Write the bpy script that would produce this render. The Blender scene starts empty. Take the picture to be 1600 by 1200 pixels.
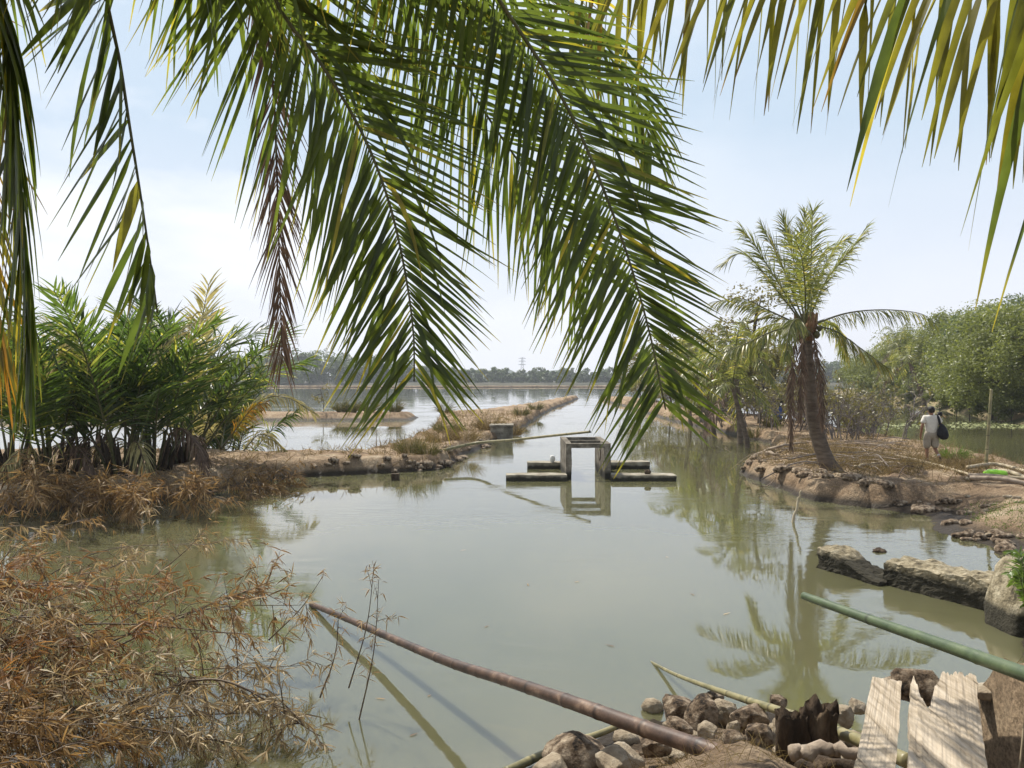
import bpy, bmesh, math, random
import numpy as np
from mathutils import Vector, Matrix, Quaternion

S = bpy.context.scene
COL = S.collection
R = math.radians
FP, H, HV = 1200.0, 3.06, 592.0          # focal length in photo pixels, eye height over the water, horizon row

# ------------------------------------------------------------------ camera, sky, sun, exposure
cam = bpy.data.cameras.new("camera"); camo = bpy.data.objects.new("camera", cam); COL.objects.link(camo)
camo.location = (0, 0, H); camo.rotation_euler = (R(90), 0, 0)
cam.sensor_width = 36; cam.lens = 27; cam.shift_y = -0.005
cam.clip_start = 0.05; cam.clip_end = 9000
S.camera = camo
SUN_EL, SUN_AZ = 58.0, -38.0               # azimuth from +Y, negative is to the left
wd = bpy.data.worlds.new("World"); S.world = wd; wd.use_nodes = True
nt = wd.node_tree; N = nt.nodes; N.clear()
def nn(tree, typ, **kw):
    n = tree.nodes.new(typ)
    for k, v in kw.items(): setattr(n, k, v)
    return n
out = nn(nt, 'ShaderNodeOutputWorld'); bg = nn(nt, 'ShaderNodeBackground'); bg.inputs[1].default_value = 0.10
sky = nn(nt, 'ShaderNodeTexSky', sky_type='NISHITA', sun_disc=False)
sky.sun_elevation = R(SUN_EL); sky.sun_rotation = R(SUN_AZ); sky.air_density = 1.0; sky.dust_density = 3.0; sky.ozone_density = 2.0
tc = nn(nt, 'ShaderNodeTexCoord')
mp = nn(nt, 'ShaderNodeMapping'); mp.inputs['Scale'].default_value = (1.0, 1.0, 2.6); mp.inputs['Location'].default_value = (0.35, 0.2, 0.1)
nz = nn(nt, 'ShaderNodeTexNoise'); nz.inputs['Scale'].default_value = 2.6; nz.inputs['Detail'].default_value = 7; nz.inputs['Roughness'].default_value = 0.52
rp = nn(nt, 'ShaderNodeValToRGB'); rp.color_ramp.elements[0].position = 0.44; rp.color_ramp.elements[1].position = 0.60
sx = nn(nt, 'ShaderNodeSeparateXYZ')
hz = nn(nt, 'ShaderNodeMapRange'); hz.inputs['From Min'].default_value = 0.40; hz.inputs['From Max'].default_value = 0.72
hz.inputs['To Min'].default_value = 0.93; hz.inputs['To Max'].default_value = 0.0
xl = nn(nt, 'ShaderNodeMapRange'); xl.inputs['From Min'].default_value = 0.35; xl.inputs['From Max'].default_value = -0.25
xl.inputs['To Min'].default_value = 0.12; xl.inputs['To Max'].default_value = 0.85
ml = nn(nt, 'ShaderNodeMath', operation='MULTIPLY')
m1 = nn(nt, 'ShaderNodeMix', data_type='RGBA'); m1.inputs['B'].default_value = (7.2, 8.2, 9.5, 1)
m2 = nn(nt, 'ShaderNodeMix', data_type='RGBA'); m2.inputs['B'].default_value = (8.6, 8.8, 9.2, 1)
L = nt.links.new
hr = nn(nt, 'ShaderNodeMapRange'); hr.inputs['From Min'].default_value = 0.0; hr.inputs['From Max'].default_value = 0.30
hm = nn(nt, 'ShaderNodeMix', data_type='RGBA'); hm.inputs['A'].default_value = (8.5, 8.5, 9.2, 1); hm.inputs['B'].default_value = (5.2, 6.35, 7.6, 1)
L(tc.outputs['Generated'], mp.inputs['Vector']); L(mp.outputs[0], nz.inputs['Vector']); L(nz.outputs[0], rp.inputs[0])
L(tc.outputs['Generated'], sx.inputs[0]); L(sx.outputs['Z'], hz.inputs['Value']); L(sx.outputs['X'], xl.inputs['Value'])
L(sky.outputs[0], m1.inputs['A']); L(hz.outputs[0], m1.inputs['Factor'])
L(rp.outputs['Color'], ml.inputs[0]); L(xl.outputs[0], ml.inputs[1])
L(m1.outputs['Result'], m2.inputs['A']); L(ml.outputs[0], m2.inputs['Factor'])
L(sx.outputs['Z'], hr.inputs['Value']); L(hr.outputs[0], hm.inputs['Factor']); L(hm.outputs['Result'], m1.inputs['B'])
L(m2.outputs['Result'], bg.inputs[0]); L(bg.outputs[0], out.inputs[0])

sl = bpy.data.lights.new("sun", 'SUN'); slo = bpy.data.objects.new("sun", sl); COL.objects.link(slo)
sl.energy = 5.0; sl.angle = R(0.5); sl.color = (1.0, 0.95, 0.86)
sd = Vector((math.sin(R(SUN_AZ)) * math.cos(R(SUN_EL)), math.cos(R(SUN_AZ)) * math.cos(R(SUN_EL)), math.sin(R(SUN_EL))))
slo.rotation_euler = sd.to_track_quat('Z', 'Y').to_euler()
S.view_settings.view_transform = 'Standard'; S.view_settings.look = 'None'
S.view_settings.exposure = 0.32; S.view_settings.gamma = 1.0
S.cycles.use_denoising = True
S.cycles.max_bounces = 8; S.cycles.transparent_max_bounces = 4

# ------------------------------------------------------------------ helpers
def P(u, v, D): return Vector(((u - 800) / FP * D, D, H - (v - HV) / FP * D))      # a photo point at depth D
def Wp(u, v, z=0.0):
    D = (H - z) * FP / (v - HV); return P(u, v, D)                                   # a photo point on the level z
def lerp(a, b, t): return a + (b - a) * t
def sstep(t): t = np.clip(t, 0, 1); return t * t * (3 - 2 * t)

def _h(ix, iy, s):
    n = (ix.astype(np.int64) * 374761393 + iy.astype(np.int64) * 668265263 + s * 974711) & 0xffffffff
    n = ((n ^ (n >> 13)) * 1274126177) & 0xffffffff
    return ((n ^ (n >> 16)) & 0xffff) / 65535.0
def vnoise(x, y, s=0):
    ix, iy = np.floor(x), np.floor(y); fx, fy = x - ix, y - iy
    fx = fx * fx * (3 - 2 * fx); fy = fy * fy * (3 - 2 * fy)
    a, b = _h(ix, iy, s), _h(ix + 1, iy, s); c, d = _h(ix, iy + 1, s), _h(ix + 1, iy + 1, s)
    return (a * (1 - fx) + b * fx) * (1 - fy) + (c * (1 - fx) + d * fx) * fy
def fbm(x, y, s=0, o=4):
    r = 0; a = 0.5
    for k in range(o): r = r + a * (vnoise(x * 2 ** k + 17.3 * k, y * 2 ** k - 9.1 * k, s + k) - 0.5); a *= 0.5
    return r
def noise3(p, s=0, o=3):
    return (fbm(p[:, 0] + 3.1 * p[:, 2], p[:, 1] - 2.3 * p[:, 2], s, o) + fbm(p[:, 1] * 1.1 + 5, p[:, 2] * 1.1 + p[:, 0] * .4, s + 31, o) + fbm(p[:, 2] + 9, p[:, 0] - p[:, 1] * .5, s + 57, o)) * 0.6

class MB:
    def __init__(s): s.V = []; s.F = []; s.a = []; s.e = []
    def add(s, vs, fs, a=0.5, e=0.0):
        o = len(s.V); s.V.extend([tuple(v) for v in vs])
        s.F.extend([tuple(i + o for i in f) for f in fs])
        s.a.extend(a if hasattr(a, '__len__') else [a] * len(vs)); s.e.extend(e if hasattr(e, '__len__') else [e] * len(vs))
    def build(s, name, m, parent=None, smooth=True):
        me = bpy.data.meshes.new(name); me.from_pydata(s.V, [], s.F)
        for nm, d in (('v', s.a), ('e', s.e)):
            at = me.attributes.new(nm, 'FLOAT', 'POINT'); at.data.foreach_set('value', np.array(d, dtype=np.float32))
        if smooth: me.polygons.foreach_set('use_smooth', [True] * len(me.polygons))
        me.materials.append(m); me.update()
        o = bpy.data.objects.new(name, me); COL.objects.link(o)
        if parent is not None: o.parent = parent; o.matrix_parent_inverse = Matrix.Translation(-parent.location) if not parent.parent else Matrix.Identity(4)
        return o

def tag(o, label=None, cat=None, group=None, kind=None):
    if label: o['label'] = label
    if cat: o['category'] = cat
    if group: o['group'] = group
    if kind: o['kind'] = kind
    return o
def empty(name, loc, label, cat, group=None):
    o = bpy.data.objects.new(name, None); COL.objects.link(o); o.location = loc; o.empty_display_size = 0.2
    return tag(o, label, cat, group)
def copy_tree(o, parent=None):
    c = o.copy(); COL.objects.link(c)
    if parent is not None: c.parent = parent; c.matrix_parent_inverse = o.matrix_parent_inverse.copy()
    for ch in o.children: copy_tree(ch, c)
    return c

def spline(pts, n):
    pts = [Vector(p) for p in pts]; q = [pts[0] * 2 - pts[1]] + pts + [pts[-1] * 2 - pts[-2]]; r = []
    m = len(pts) - 1
    for i in range(n + 1):
        t = i / n * m; k = min(int(t), m - 1); f = t - k
        a, b, c, d = q[k], q[k + 1], q[k + 2], q[k + 3]
        r.append(0.5 * ((2 * b) + (c - a) * f + (2 * a - 5 * b + 4 * c - d) * f * f + (3 * b - a - 3 * c + d) * f ** 3))
    return r
def resample(pts, n):
    ds = [0]
    for i in range(1, len(pts)): ds.append(ds[-1] + (pts[i] - pts[i - 1]).length)
    r = []; j = 0
    for i in range(n + 1):
        s = ds[-1] * i / n
        while j < len(pts) - 2 and ds[j + 1] < s: j += 1
        f = (s - ds[j]) / max(ds[j + 1] - ds[j], 1e-9); r.append(pts[j].lerp(pts[j + 1], min(f, 1)))
    return r
def tube(mb, pts, rads, n=8, a=0.5, wob=0.0, rnd=None, cap=True, flat=1.0):
    pts = [Vector(p) for p in pts]; k = len(pts)
    if not hasattr(rads, '__len__'): rads = [rads] * k
    T = [(pts[min(i + 1, k - 1)] - pts[max(i - 1, 0)]).normalized() for i in range(k)]
    up = Vector((0, 0, 1)) if abs(T[0].z) < 0.9 else Vector((1, 0, 0))
    x = T[0].cross(up).normalized(); vs = []; es = []
    for i in range(k):
        x = (x - T[i] * x.dot(T[i])).normalized(); y = T[i].cross(x)
        for j in range(n):
            an = 2 * math.pi * j / n; rr = rads[i] * (1 + (rnd.uniform(-wob, wob) if rnd else 0))
            vs.append(pts[i] + x * math.cos(an) * rr + y * math.sin(an) * rr * flat); es.append(i / max(k - 1, 1))
    fs = [(i * n + j, i * n + (j + 1) % n, (i + 1) * n + (j + 1) % n, (i + 1) * n + j) for i in range(k - 1) for j in range(n)]
    if cap: fs += [tuple(range(n - 1, -1, -1)), tuple((k - 1) * n + j for j in range(n))]
    mb.add(vs, fs, a, es)
def box(mb, x0, x1, y0, y1, z0, z1, a=0.5):
    vs = [(x, y, z) for z in (z0, z1) for y in (y0, y1) for x in (x0, x1)]
    mb.add(vs, [(0, 2, 3, 1), (4, 5, 7, 6), (0, 1, 5, 4), (2, 6, 7, 3), (0, 4, 6, 2), (1, 3, 7, 5)], a)

# ------------------------------------------------------------------ materials
def new_mat(name):
    m = bpy.data.materials.new(name); m.use_nodes = True; m.node_tree.nodes.clear(); return m, m.node_tree
def ramp(t, stops):
    r = nn(t, 'ShaderNodeValToRGB'); el = r.color_ramp.elements
    while len(el) < len(stops): el.new(0.5)
    for e, (p, c) in zip(el, stops): e.position = p; e.color = (*c, 1)
    return r
def leaf_mat(name, ca, cb, tip, trans=0.45, tboost=2.2, tip_from=0.75, rough=0.42, tint=(1, 1, 0.6)):
    m, t = new_mat(name); l = t.links.new
    o = nn(t, 'ShaderNodeOutputMaterial'); av = nn(t, 'ShaderNodeAttribute', attribute_name='v'); ae = nn(t, 'ShaderNodeAttribute', attribute_name='e')
    r1 = ramp(t, [(0.0, ca), (0.85, cb), (1.0, tip)])
    l(av.outputs['Fac'], r1.inputs[0])
    mr = nn(t, 'ShaderNodeMapRange'); mr.inputs['From Min'].default_value = tip_from; mr.inputs['From Max'].default_value = 1.0; mr.inputs['To Max'].default_value = 0.85
    l(ae.outputs['Fac'], mr.inputs['Value'])
    g = nn(t, 'ShaderNodeNewGeometry'); nz = nn(t, 'ShaderNodeTexNoise'); nz.inputs['Scale'].default_value = 9; nz.inputs['Detail'].default_value = 4
    l(g.outputs['Position'], nz.inputs['Vector'])
    mx = nn(t, 'ShaderNodeMix', data_type='RGBA'); mx.inputs['B'].default_value = (*tip, 1)
    l(r1.outputs[0], mx.inputs['A']); l(mr.outputs[0], mx.inputs['Factor'])
    hs = nn(t, 'ShaderNodeHueSaturation'); vr = nn(t, 'ShaderNodeMapRange'); vr.inputs['From Min'].default_value = 0.3; vr.inputs['From Max'].default_value = 0.7; vr.inputs['To Min'].default_value = 0.65; vr.inputs['To Max'].default_value = 1.3
    l(nz.outputs[0], vr.inputs['Value']); l(vr.outputs[0], hs.inputs['Value']); l(mx.outputs['Result'], hs.inputs['Color'])
    p = nn(t, 'ShaderNodeBsdfPrincipled'); p.inputs['Roughness'].default_value = rough; p.inputs['Specular IOR Level'].default_value = 0.45
    l(hs.outputs[0], p.inputs['Base Color'])
    tr = nn(t, 'ShaderNodeBsdfTranslucent'); mu = nn(t, 'ShaderNodeMix', data_type='RGBA', blend_type='MULTIPLY'); mu.inputs['Factor'].default_value = 1
    mu.inputs['B'].default_value = (tboost * tint[0], tboost * tint[1], tboost * tint[2], 1)
    l(hs.outputs[0], mu.inputs['A']); l(mu.outputs['Result'], tr.inputs['Color'])
    ms = nn(t, 'ShaderNodeMixShader'); ms.inputs[0].default_value = trans
    l(p.outputs[0], ms.inputs[1]); l(tr.outputs[0], ms.inputs[2]); l(ms.outputs[0], o.inputs[0])
    return m
def solid_mat(name, stops, scale=4.0, rough=0.85, bump=0.3, bscale=20.0, stretch=(1, 1, 1), detail=6, spec=0.3, obj=True, attr=False):
    m, t = new_mat(name); l = t.links.new
    o = nn(t, 'ShaderNodeOutputMaterial'); p = nn(t, 'ShaderNodeBsdfPrincipled'); p.inputs['Roughness'].default_value = rough; p.inputs['Specular IOR Level'].default_value = spec
    tcn = nn(t, 'ShaderNodeTexCoord'); mpn = nn(t, 'ShaderNodeMapping'); mpn.inputs['Scale'].default_value = stretch
    l(tcn.outputs['Object' if obj else 'Generated'], mpn.inputs[0])
    n1 = nn(t, 'ShaderNodeTexNoise'); n1.inputs['Scale'].default_value = scale; n1.inputs['Detail'].default_value = detail; n1.inputs['Roughness'].default_value = 0.62
    l(mpn.outputs[0], n1.inputs['Vector'])
    r = ramp(t, stops); l(n1.outputs[0], r.inputs[0])
    col = r.outputs[0]
    if attr:
        av = nn(t, 'ShaderNodeAttribute', attribute_name='v'); mr = nn(t, 'ShaderNodeMapRange'); mr.inputs['To Min'].default_value = 0.6; mr.inputs['To Max'].default_value = 1.4
        l(av.outputs['Fac'], mr.inputs['Value']); hs = nn(t, 'ShaderNodeHueSaturation'); l(mr.outputs[0], hs.inputs['Value']); l(col, hs.inputs['Color']); col = hs.outputs[0]
    l(col, p.inputs['Base Color'])
    if bump:
        n2 = nn(t, 'ShaderNodeTexNoise'); n2.inputs['Scale'].default_value = bscale; n2.inputs['Detail'].default_value = 8; n2.inputs['Roughness'].default_value = 0.65
        l(mpn.outputs[0], n2.inputs['Vector'])
        b = nn(t, 'ShaderNodeBump'); b.inputs['Strength'].default_value = bump; b.inputs['Distance'].default_value = 0.05
        l(n2.outputs[0], b.inputs['Height']); l(b.outputs[0], p.inputs['Normal'])
    l(p.outputs[0], o.inputs[0]); return m

M = {}
M['frond'] = leaf_mat('palm_leaf', (0.034, 0.050, 0.012), (0.068, 0.088, 0.016), (0.28, 0.22, 0.03), 0.46, 3.4, 0.76)
M['frond_yellow'] = leaf_mat('yellowing_palm_leaf', (0.070, 0.078, 0.014), (0.145, 0.125, 0.018), (0.13, 0.07, 0.02), 0.52, 2.8, 0.84)
M['frond_orange'] = leaf_mat('orange_palm_leaf', (0.10, 0.10, 0.015), (0.26, 0.13, 0.015), (0.3, 0.12, 0.02), 0.5, 2.0, 0.84)
M['frond_dead'] = leaf_mat('dead_palm_leaf', (0.085, 0.050, 0.032), (0.17, 0.11, 0.07), (0.20, 0.14, 0.09), 0.22, 1.2, 0.8, 0.7, (1, 1, 1))
M['palm_far'] = leaf_mat('coconut_leaf', (0.065, 0.084, 0.024), (0.17, 0.17, 0.05), (0.40, 0.32, 0.11), 0.40, 2.8, 0.82, 0.36)
M['nipa'] = leaf_mat('nipa_leaf', (0.020, 0.040, 0.012), (0.062, 0.095, 0.018), (0.28, 0.26, 0.06), 0.38, 3.0, 0.92, 0.33)
M['nipa_pale'] = leaf_mat('pale_nipa_leaf', (0.24, 0.22, 0.10), (0.44, 0.37, 0.16), (0.40, 0.30, 0.11), 0.35, 1.5, 0.85, 0.5, (1, 1, .8))
M['dry'] = leaf_mat('dry_bamboo_leaf', (0.13, 0.070, 0.026), (0.38, 0.255, 0.110), (0.54, 0.44, 0.27), 0.32, 1.5, 0.9, 0.6, (1, .9, .7))
M['dry_pale'] = leaf_mat('bleached_bamboo_leaf', (0.17, 0.12, 0.065), (0.45, 0.36, 0.21), (0.60, 0.53, 0.38), 0.3, 1.4, 0.9, 0.6, (1, .9, .7))
M['dry_rust'] = leaf_mat('rusty_bamboo_leaf', (0.105, 0.048, 0.018), (0.32, 0.175, 0.062), (0.42, 0.29, 0.15), 0.32, 1.6, 0.9, 0.6, (1, .85, .6))
M['straw'] = leaf_mat('dry_grass_blade', (0.10, 0.075, 0.035), (0.26, 0.19, 0.09), (0.34, 0.27, 0.14), 0.30, 1.4, 0.9, 0.7, (1, .95, .7))
M['tuft'] = leaf_mat('tuft_grass_blade', (0.050, 0.058, 0.024), (0.15, 0.13, 0.05), (0.25, 0.18, 0.08), 0.30, 1.6, 0.7, 0.6)
M['tree'] = leaf_mat('tree_leaf', (0.044, 0.070, 0.018), (0.100, 0.135, 0.030), (0.14, 0.155, 0.04), 0.36, 2.2, 2.0, 0.45, (1, 1, .7))
M['tree_dark'] = leaf_mat('dark_tree_leaf', (0.030, 0.056, 0.022), (0.066, 0.105, 0.036), (0.08, 0.11, 0.04), 0.33, 1.9, 2.0, 0.5, (1, 1, .8))
M['mangrove'] = leaf_mat('mangrove_leaf', (0.042, 0.055, 0.022), (0.10, 0.108, 0.036), (0.16, 0.14, 0.045), 0.33, 1.8, 2.0, 0.4, (1, 1, .7))
M['fern'] = leaf_mat('shrub_leaf', (0.045, 0.085, 0.02), (0.08, 0.13, 0.03), (0.10, 0.15, 0.035), 0.4, 2.0, 2.0)
M['rachis'] = solid_mat('frond_rachis', [(0.3, (0.05, 0.055, 0.022)), (0.7, (0.13, 0.12, 0.05))], 12, 0.5, 0.1)
M['rachis_dead'] = solid_mat('dead_rachis', [(0.3, (0.07, 0.045, 0.03)), (0.7, (0.16, 0.11, 0.07))], 12, 0.7, 0.1)
M['bark'] = solid_mat('palm_bark', [(0.3, (0.075, 0.055, 0.040)), (0.55, (0.15, 0.115, 0.085)), (0.75, (0.22, 0.18, 0.14))], 3, 0.9, 0.7, 9, (1, 1, 4))
M['twig'] = solid_mat('grey_twig', [(0.3, (0.09, 0.075, 0.065)), (0.7, (0.24, 0.21, 0.19))], 5, 0.85, 0.2, attr=True)
M['trunk'] = solid_mat('tree_bark', [(0.3, (0.04, 0.03, 0.024)), (0.7, (0.11, 0.088, 0.07))], 5, 0.9, 0.4)
M['culm'] = solid_mat('dry_culm', [(0.3, (0.055, 0.038, 0.026)), (0.7, (0.17, 0.12, 0.07))], 6, 0.6, 0.15)
M['fibre'] = solid_mat('palm_fibre', [(0.3, (0.10, 0.05, 0.025)), (0.7, (0.24, 0.14, 0.07))], 8, 0.9, 0.6)
M['husk'] = solid_mat('coconut_husk', [(0.3, (0.05, 0.05, 0.02)), (0.7, (0.11, 0.09, 0.035))], 8, 0.5, 0.2)
M['concrete'] = solid_mat('weathered_concrete', [(0.28, (0.075, 0.066, 0.050)), (0.5, (0.20, 0.18, 0.14)), (0.72, (0.36, 0.33, 0.27))], 3.2, 0.9, 0.6, 14)
M['ruin'] = solid_mat('ruined_masonry', [(0.30, (0.050, 0.042, 0.028)), (0.48, (0.16, 0.135, 0.085)), (0.68, (0.36, 0.31, 0.21))], 7, 0.95, 0.9, 22)
M['rock'] = solid_mat('pitted_rock', [(0.36, (0.022, 0.016, 0.011)), (0.46, (0.15, 0.105, 0.066)), (0.66, (0.48, 0.39, 0.28))], 9, 0.95, 1.0, 30)
M['rock_pale'] = solid_mat('pale_rock', [(0.3, (0.16, 0.12, 0.08)), (0.5, (0.32, 0.26, 0.18)), (0.75, (0.52, 0.46, 0.36))], 6, 0.95, 0.8, 26)
M['rotten'] = solid_mat('rotten_wood', [(0.3, (0.016, 0.012, 0.008)), (0.55, (0.07, 0.048, 0.03)), (0.75, (0.22, 0.16, 0.1))], 6, 0.95, 1.0, 18, (1, 1, .35))
M['stick'] = solid_mat('driftwood', [(0.3, (0.14, 0.105, 0.075)), (0.7, (0.38, 0.31, 0.235))], 7, 0.85, 0.3)
M['pale_bamboo'] = solid_mat('dry_bamboo', [(0.3, (0.22, 0.17, 0.10)), (0.7, (0.45, 0.38, 0.26))], 4, 0.5, 0.1)
M['white_plastic'] = solid_mat('white_plastic', [(0.3, (0.55, 0.55, 0.52)), (0.7, (0.78, 0.78, 0.75))], 8, 0.4, 0.1)
M['lime'] = solid_mat('lime_plastic', [(0.3, (0.22, 0.5, 0.03)), (0.7, (0.32, 0.66, 0.05))], 8, 0.35, 0.1)
M['blue_plastic'] = solid_mat('blue_plastic', [(0.3, (0.02, 0.22, 0.48)), (0.7, (0.05, 0.36, 0.66))], 8, 0.25, 0.1)
M['dark_glass'] = solid_mat('dark_glass', [(0.3, (0.03, 0.032, 0.032)), (0.7, (0.06, 0.065, 0.065))], 8, 0.12, 0.0, spec=0.6)
M['skin'] = solid_mat('skin', [(0.3, (0.20, 0.10, 0.06)), (0.7, (0.27, 0.14, 0.085))], 8, 0.5, 0.05)
M['hair'] = solid_mat('black_hair', [(0.3, (0.008, 0.007, 0.006)), (0.7, (0.02, 0.017, 0.015))], 30, 0.45, 0.4, 60)
M['shirt'] = solid_mat('white_cotton', [(0.3, (0.52, 0.49, 0.43)), (0.7, (0.66, 0.63, 0.56))], 6, 0.9, 0.35, 14)
M['shorts'] = solid_mat('khaki_cotton', [(0.3, (0.24, 0.21, 0.16)), (0.7, (0.36, 0.32, 0.26))], 5, 0.9, 0.4, 16)
M['black_cloth'] = solid_mat('black_cloth', [(0.3, (0.008, 0.008, 0.010)), (0.7, (0.022, 0.022, 0.026))], 8, 0.75, 0.4, 18)
M['blue_cloth'] = solid_mat('blue_cloth', [(0.3, (0.03, 0.07, 0.25)), (0.7, (0.06, 0.12, 0.36))], 6, 0.85, 0.3)
M['shoe'] = solid_mat('brown_shoe', [(0.3, (0.03, 0.02, 0.015)), (0.7, (0.07, 0.045, 0.035))], 10, 0.6, 0.1)
M['sock'] = solid_mat('pale_sock', [(0.3, (0.45, 0.43, 0.4)), (0.7, (0.6, 0.58, 0.55))], 10, 0.9, 0.1)
M['steel'] = solid_mat('galvanised_steel', [(0.3, (0.25, 0.27, 0.3)), (0.7, (0.35, 0.37, 0.4))], 3, 0.5, 0.0)
M['weed'] = solid_mat('floating_weed_leaf', [(0.3, (0.12, 0.15, 0.04)), (0.7, (0.35, 0.36, 0.18))], 3, 0.6, 0.0)

def wood_plank_mat():
    m, t = new_mat('weathered_plank'); l = t.links.new
    o = nn(t, 'ShaderNodeOutputMaterial'); p = nn(t, 'ShaderNodeBsdfPrincipled'); p.inputs['Roughness'].default_value = 0.85; p.inputs['Specular IOR Level'].default_value = 0.25
    tcn = nn(t, 'ShaderNodeTexCoord'); mpn = nn(t, 'ShaderNodeMapping'); mpn.inputs['Scale'].default_value = (14, 1.1, 14)
    l(tcn.outputs['Object'], mpn.inputs[0])
    n0 = nn(t, 'ShaderNodeTexNoise'); n0.inputs['Scale'].default_value = 1.6; n0.inputs['Detail'].default_value = 3; l(tcn.outputs['Object'], n0.inputs['Vector'])
    ad = nn(t, 'ShaderNodeVectorMath', operation='MULTIPLY_ADD'); ad.inputs[1].default_value = (1.6, 0, 1.6); l(n0.outputs['Color'], ad.inputs[0]); l(mpn.outputs[0], ad.inputs[2])
    n1 = nn(t, 'ShaderNodeTexNoise'); n1.inputs['Scale'].default_value = 1.4; n1.inputs['Detail'].default_value = 8; n1.inputs['Roughness'].default_value = 0.7
    l(ad.outputs[0], n1.inputs['Vector'])
    r = ramp(t, [(0.33, (0.07, 0.052, 0.035)), (0.41, (0.28, 0.225, 0.155)), (0.55, (0.42, 0.35, 0.26)), (0.75, (0.54, 0.47, 0.37))]); l(n1.outputs[0], r.inputs[0]); l(r.outputs[0], p.inputs['Base Color'])
    b = nn(t, 'ShaderNodeBump'); b.inputs['Strength'].default_value = 0.6; b.inputs['Distance'].default_value = 0.02; l(n1.outputs[0], b.inputs['Height']); l(b.outputs[0], p.inputs['Normal'])
    l(p.outputs[0], o.inputs[0]); return m
M['plank'] = wood_plank_mat()

def bamboo_mat(name, ca, cb, cc, rough=0.4, streak=(1, 1, 1), spec=0.45):
    # colour changes along the culm: 'e' runs 0..1 along it; rings at the nodes come from the shape
    m, t = new_mat(name); l = t.links.new
    o = nn(t, 'ShaderNodeOutputMaterial'); p = nn(t, 'ShaderNodeBsdfPrincipled'); p.inputs['Roughness'].default_value = rough; p.inputs['Specular IOR Level'].default_value = spec
    ae = nn(t, 'ShaderNodeAttribute', attribute_name='e'); g = nn(t, 'ShaderNodeNewGeometry')
    n1 = nn(t, 'ShaderNodeTexNoise'); n1.inputs['Scale'].default_value = 7; n1.inputs['Detail'].default_value = 7; n1.inputs['Roughness'].default_value = 0.65; l(g.outputs['Position'], n1.inputs['Vector'])
    md = nn(t, 'ShaderNodeMath', operation='MULTIPLY_ADD'); md.inputs[1].default_value = 0.10; l(ae.outputs['Fac'], md.inputs[0]); l(n1.outputs[0], md.inputs[2])
    r = ramp(t, [(0.38, ca), (0.62, cb), (0.85, cc)]); l(md.outputs[0], r.inputs[0])
    av = nn(t, 'ShaderNodeAttribute', attribute_name='v'); mr = nn(t, 'ShaderNodeMapRange'); mr.inputs['To Min'].default_value = 0.3; mr.inputs['To Max'].default_value = 1.2
    l(av.outputs['Fac'], mr.inputs['Value']); hs = nn(t, 'ShaderNodeHueSaturation'); l(mr.outputs[0], hs.inputs['Value']); l(r.outputs[0], hs.inputs['Color'])
    l(hs.outputs[0], p.inputs['Base Color'])
    b = nn(t, 'ShaderNodeBump'); b.inputs['Strength'].default_value = 0.15; b.inputs['Distance'].default_value = 0.01
    n2 = nn(t, 'ShaderNodeTexNoise'); n2.inputs['Scale'].default_value = 45; n2.inputs['Detail'].default_value = 5; l(g.outputs['Position'], n2.inputs['Vector'])
    l(n2.outputs[0], b.inputs['Height']); l(b.outputs[0], p.inputs['Normal'])
    l(p.outputs[0], o.inputs[0]); return m
M['brown_bamboo'] = bamboo_mat('brown_bamboo', (0.028, 0.017, 0.012), (0.095, 0.056, 0.036), (0.30, 0.205, 0.135), 0.5)
M['green_bamboo'] = bamboo_mat('green_bamboo', (0.050, 0.075, 0.035), (0.085, 0.115, 0.052), (0.20, 0.22, 0.11), 0.42)
M['olive_bamboo'] = bamboo_mat('olive_bamboo', (0.13, 0.12, 0.055), (0.24, 0.21, 0.10), (0.36, 0.31, 0.18), 0.45)

def shade_band_mat(name, stops, line, soft, scale, bump, bscale, dark=(0.018, 0.017, 0.011)):  # low dark band: shade of the faces painted into the colour, plus wet algae
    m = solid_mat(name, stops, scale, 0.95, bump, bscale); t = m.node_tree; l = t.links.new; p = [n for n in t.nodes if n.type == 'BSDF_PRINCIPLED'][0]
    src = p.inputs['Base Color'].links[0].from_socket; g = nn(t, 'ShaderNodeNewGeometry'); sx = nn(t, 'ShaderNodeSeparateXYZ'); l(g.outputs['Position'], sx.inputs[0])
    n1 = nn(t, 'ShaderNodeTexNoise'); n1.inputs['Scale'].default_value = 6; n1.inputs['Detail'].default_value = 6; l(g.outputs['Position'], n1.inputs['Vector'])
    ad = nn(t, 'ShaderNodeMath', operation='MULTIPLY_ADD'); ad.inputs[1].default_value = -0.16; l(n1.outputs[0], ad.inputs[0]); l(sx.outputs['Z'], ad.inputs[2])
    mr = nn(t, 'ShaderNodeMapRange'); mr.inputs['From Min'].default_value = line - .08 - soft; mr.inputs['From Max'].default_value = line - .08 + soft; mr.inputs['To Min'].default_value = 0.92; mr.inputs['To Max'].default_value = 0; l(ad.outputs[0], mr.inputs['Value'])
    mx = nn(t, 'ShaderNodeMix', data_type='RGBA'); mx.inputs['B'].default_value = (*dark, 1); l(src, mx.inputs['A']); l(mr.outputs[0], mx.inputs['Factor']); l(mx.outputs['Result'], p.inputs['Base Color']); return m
M['ruin'] = shade_band_mat('ruined_masonry', [(0.32, (0.075, 0.062, 0.040)), (0.46, (0.24, 0.20, 0.125)), (0.66, (0.46, 0.40, 0.28))], .27, .05, 7, 1.0, 20)
M['wing'] = shade_band_mat('shaded_algae_concrete', [(0.28, (0.12, 0.10, 0.075)), (0.5, (0.25, 0.225, 0.17)), (0.72, (0.40, 0.37, 0.30))], .12, .03, 3.2, 0.6, 14)  # wing faces get the same painted shade below their pale tops
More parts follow.
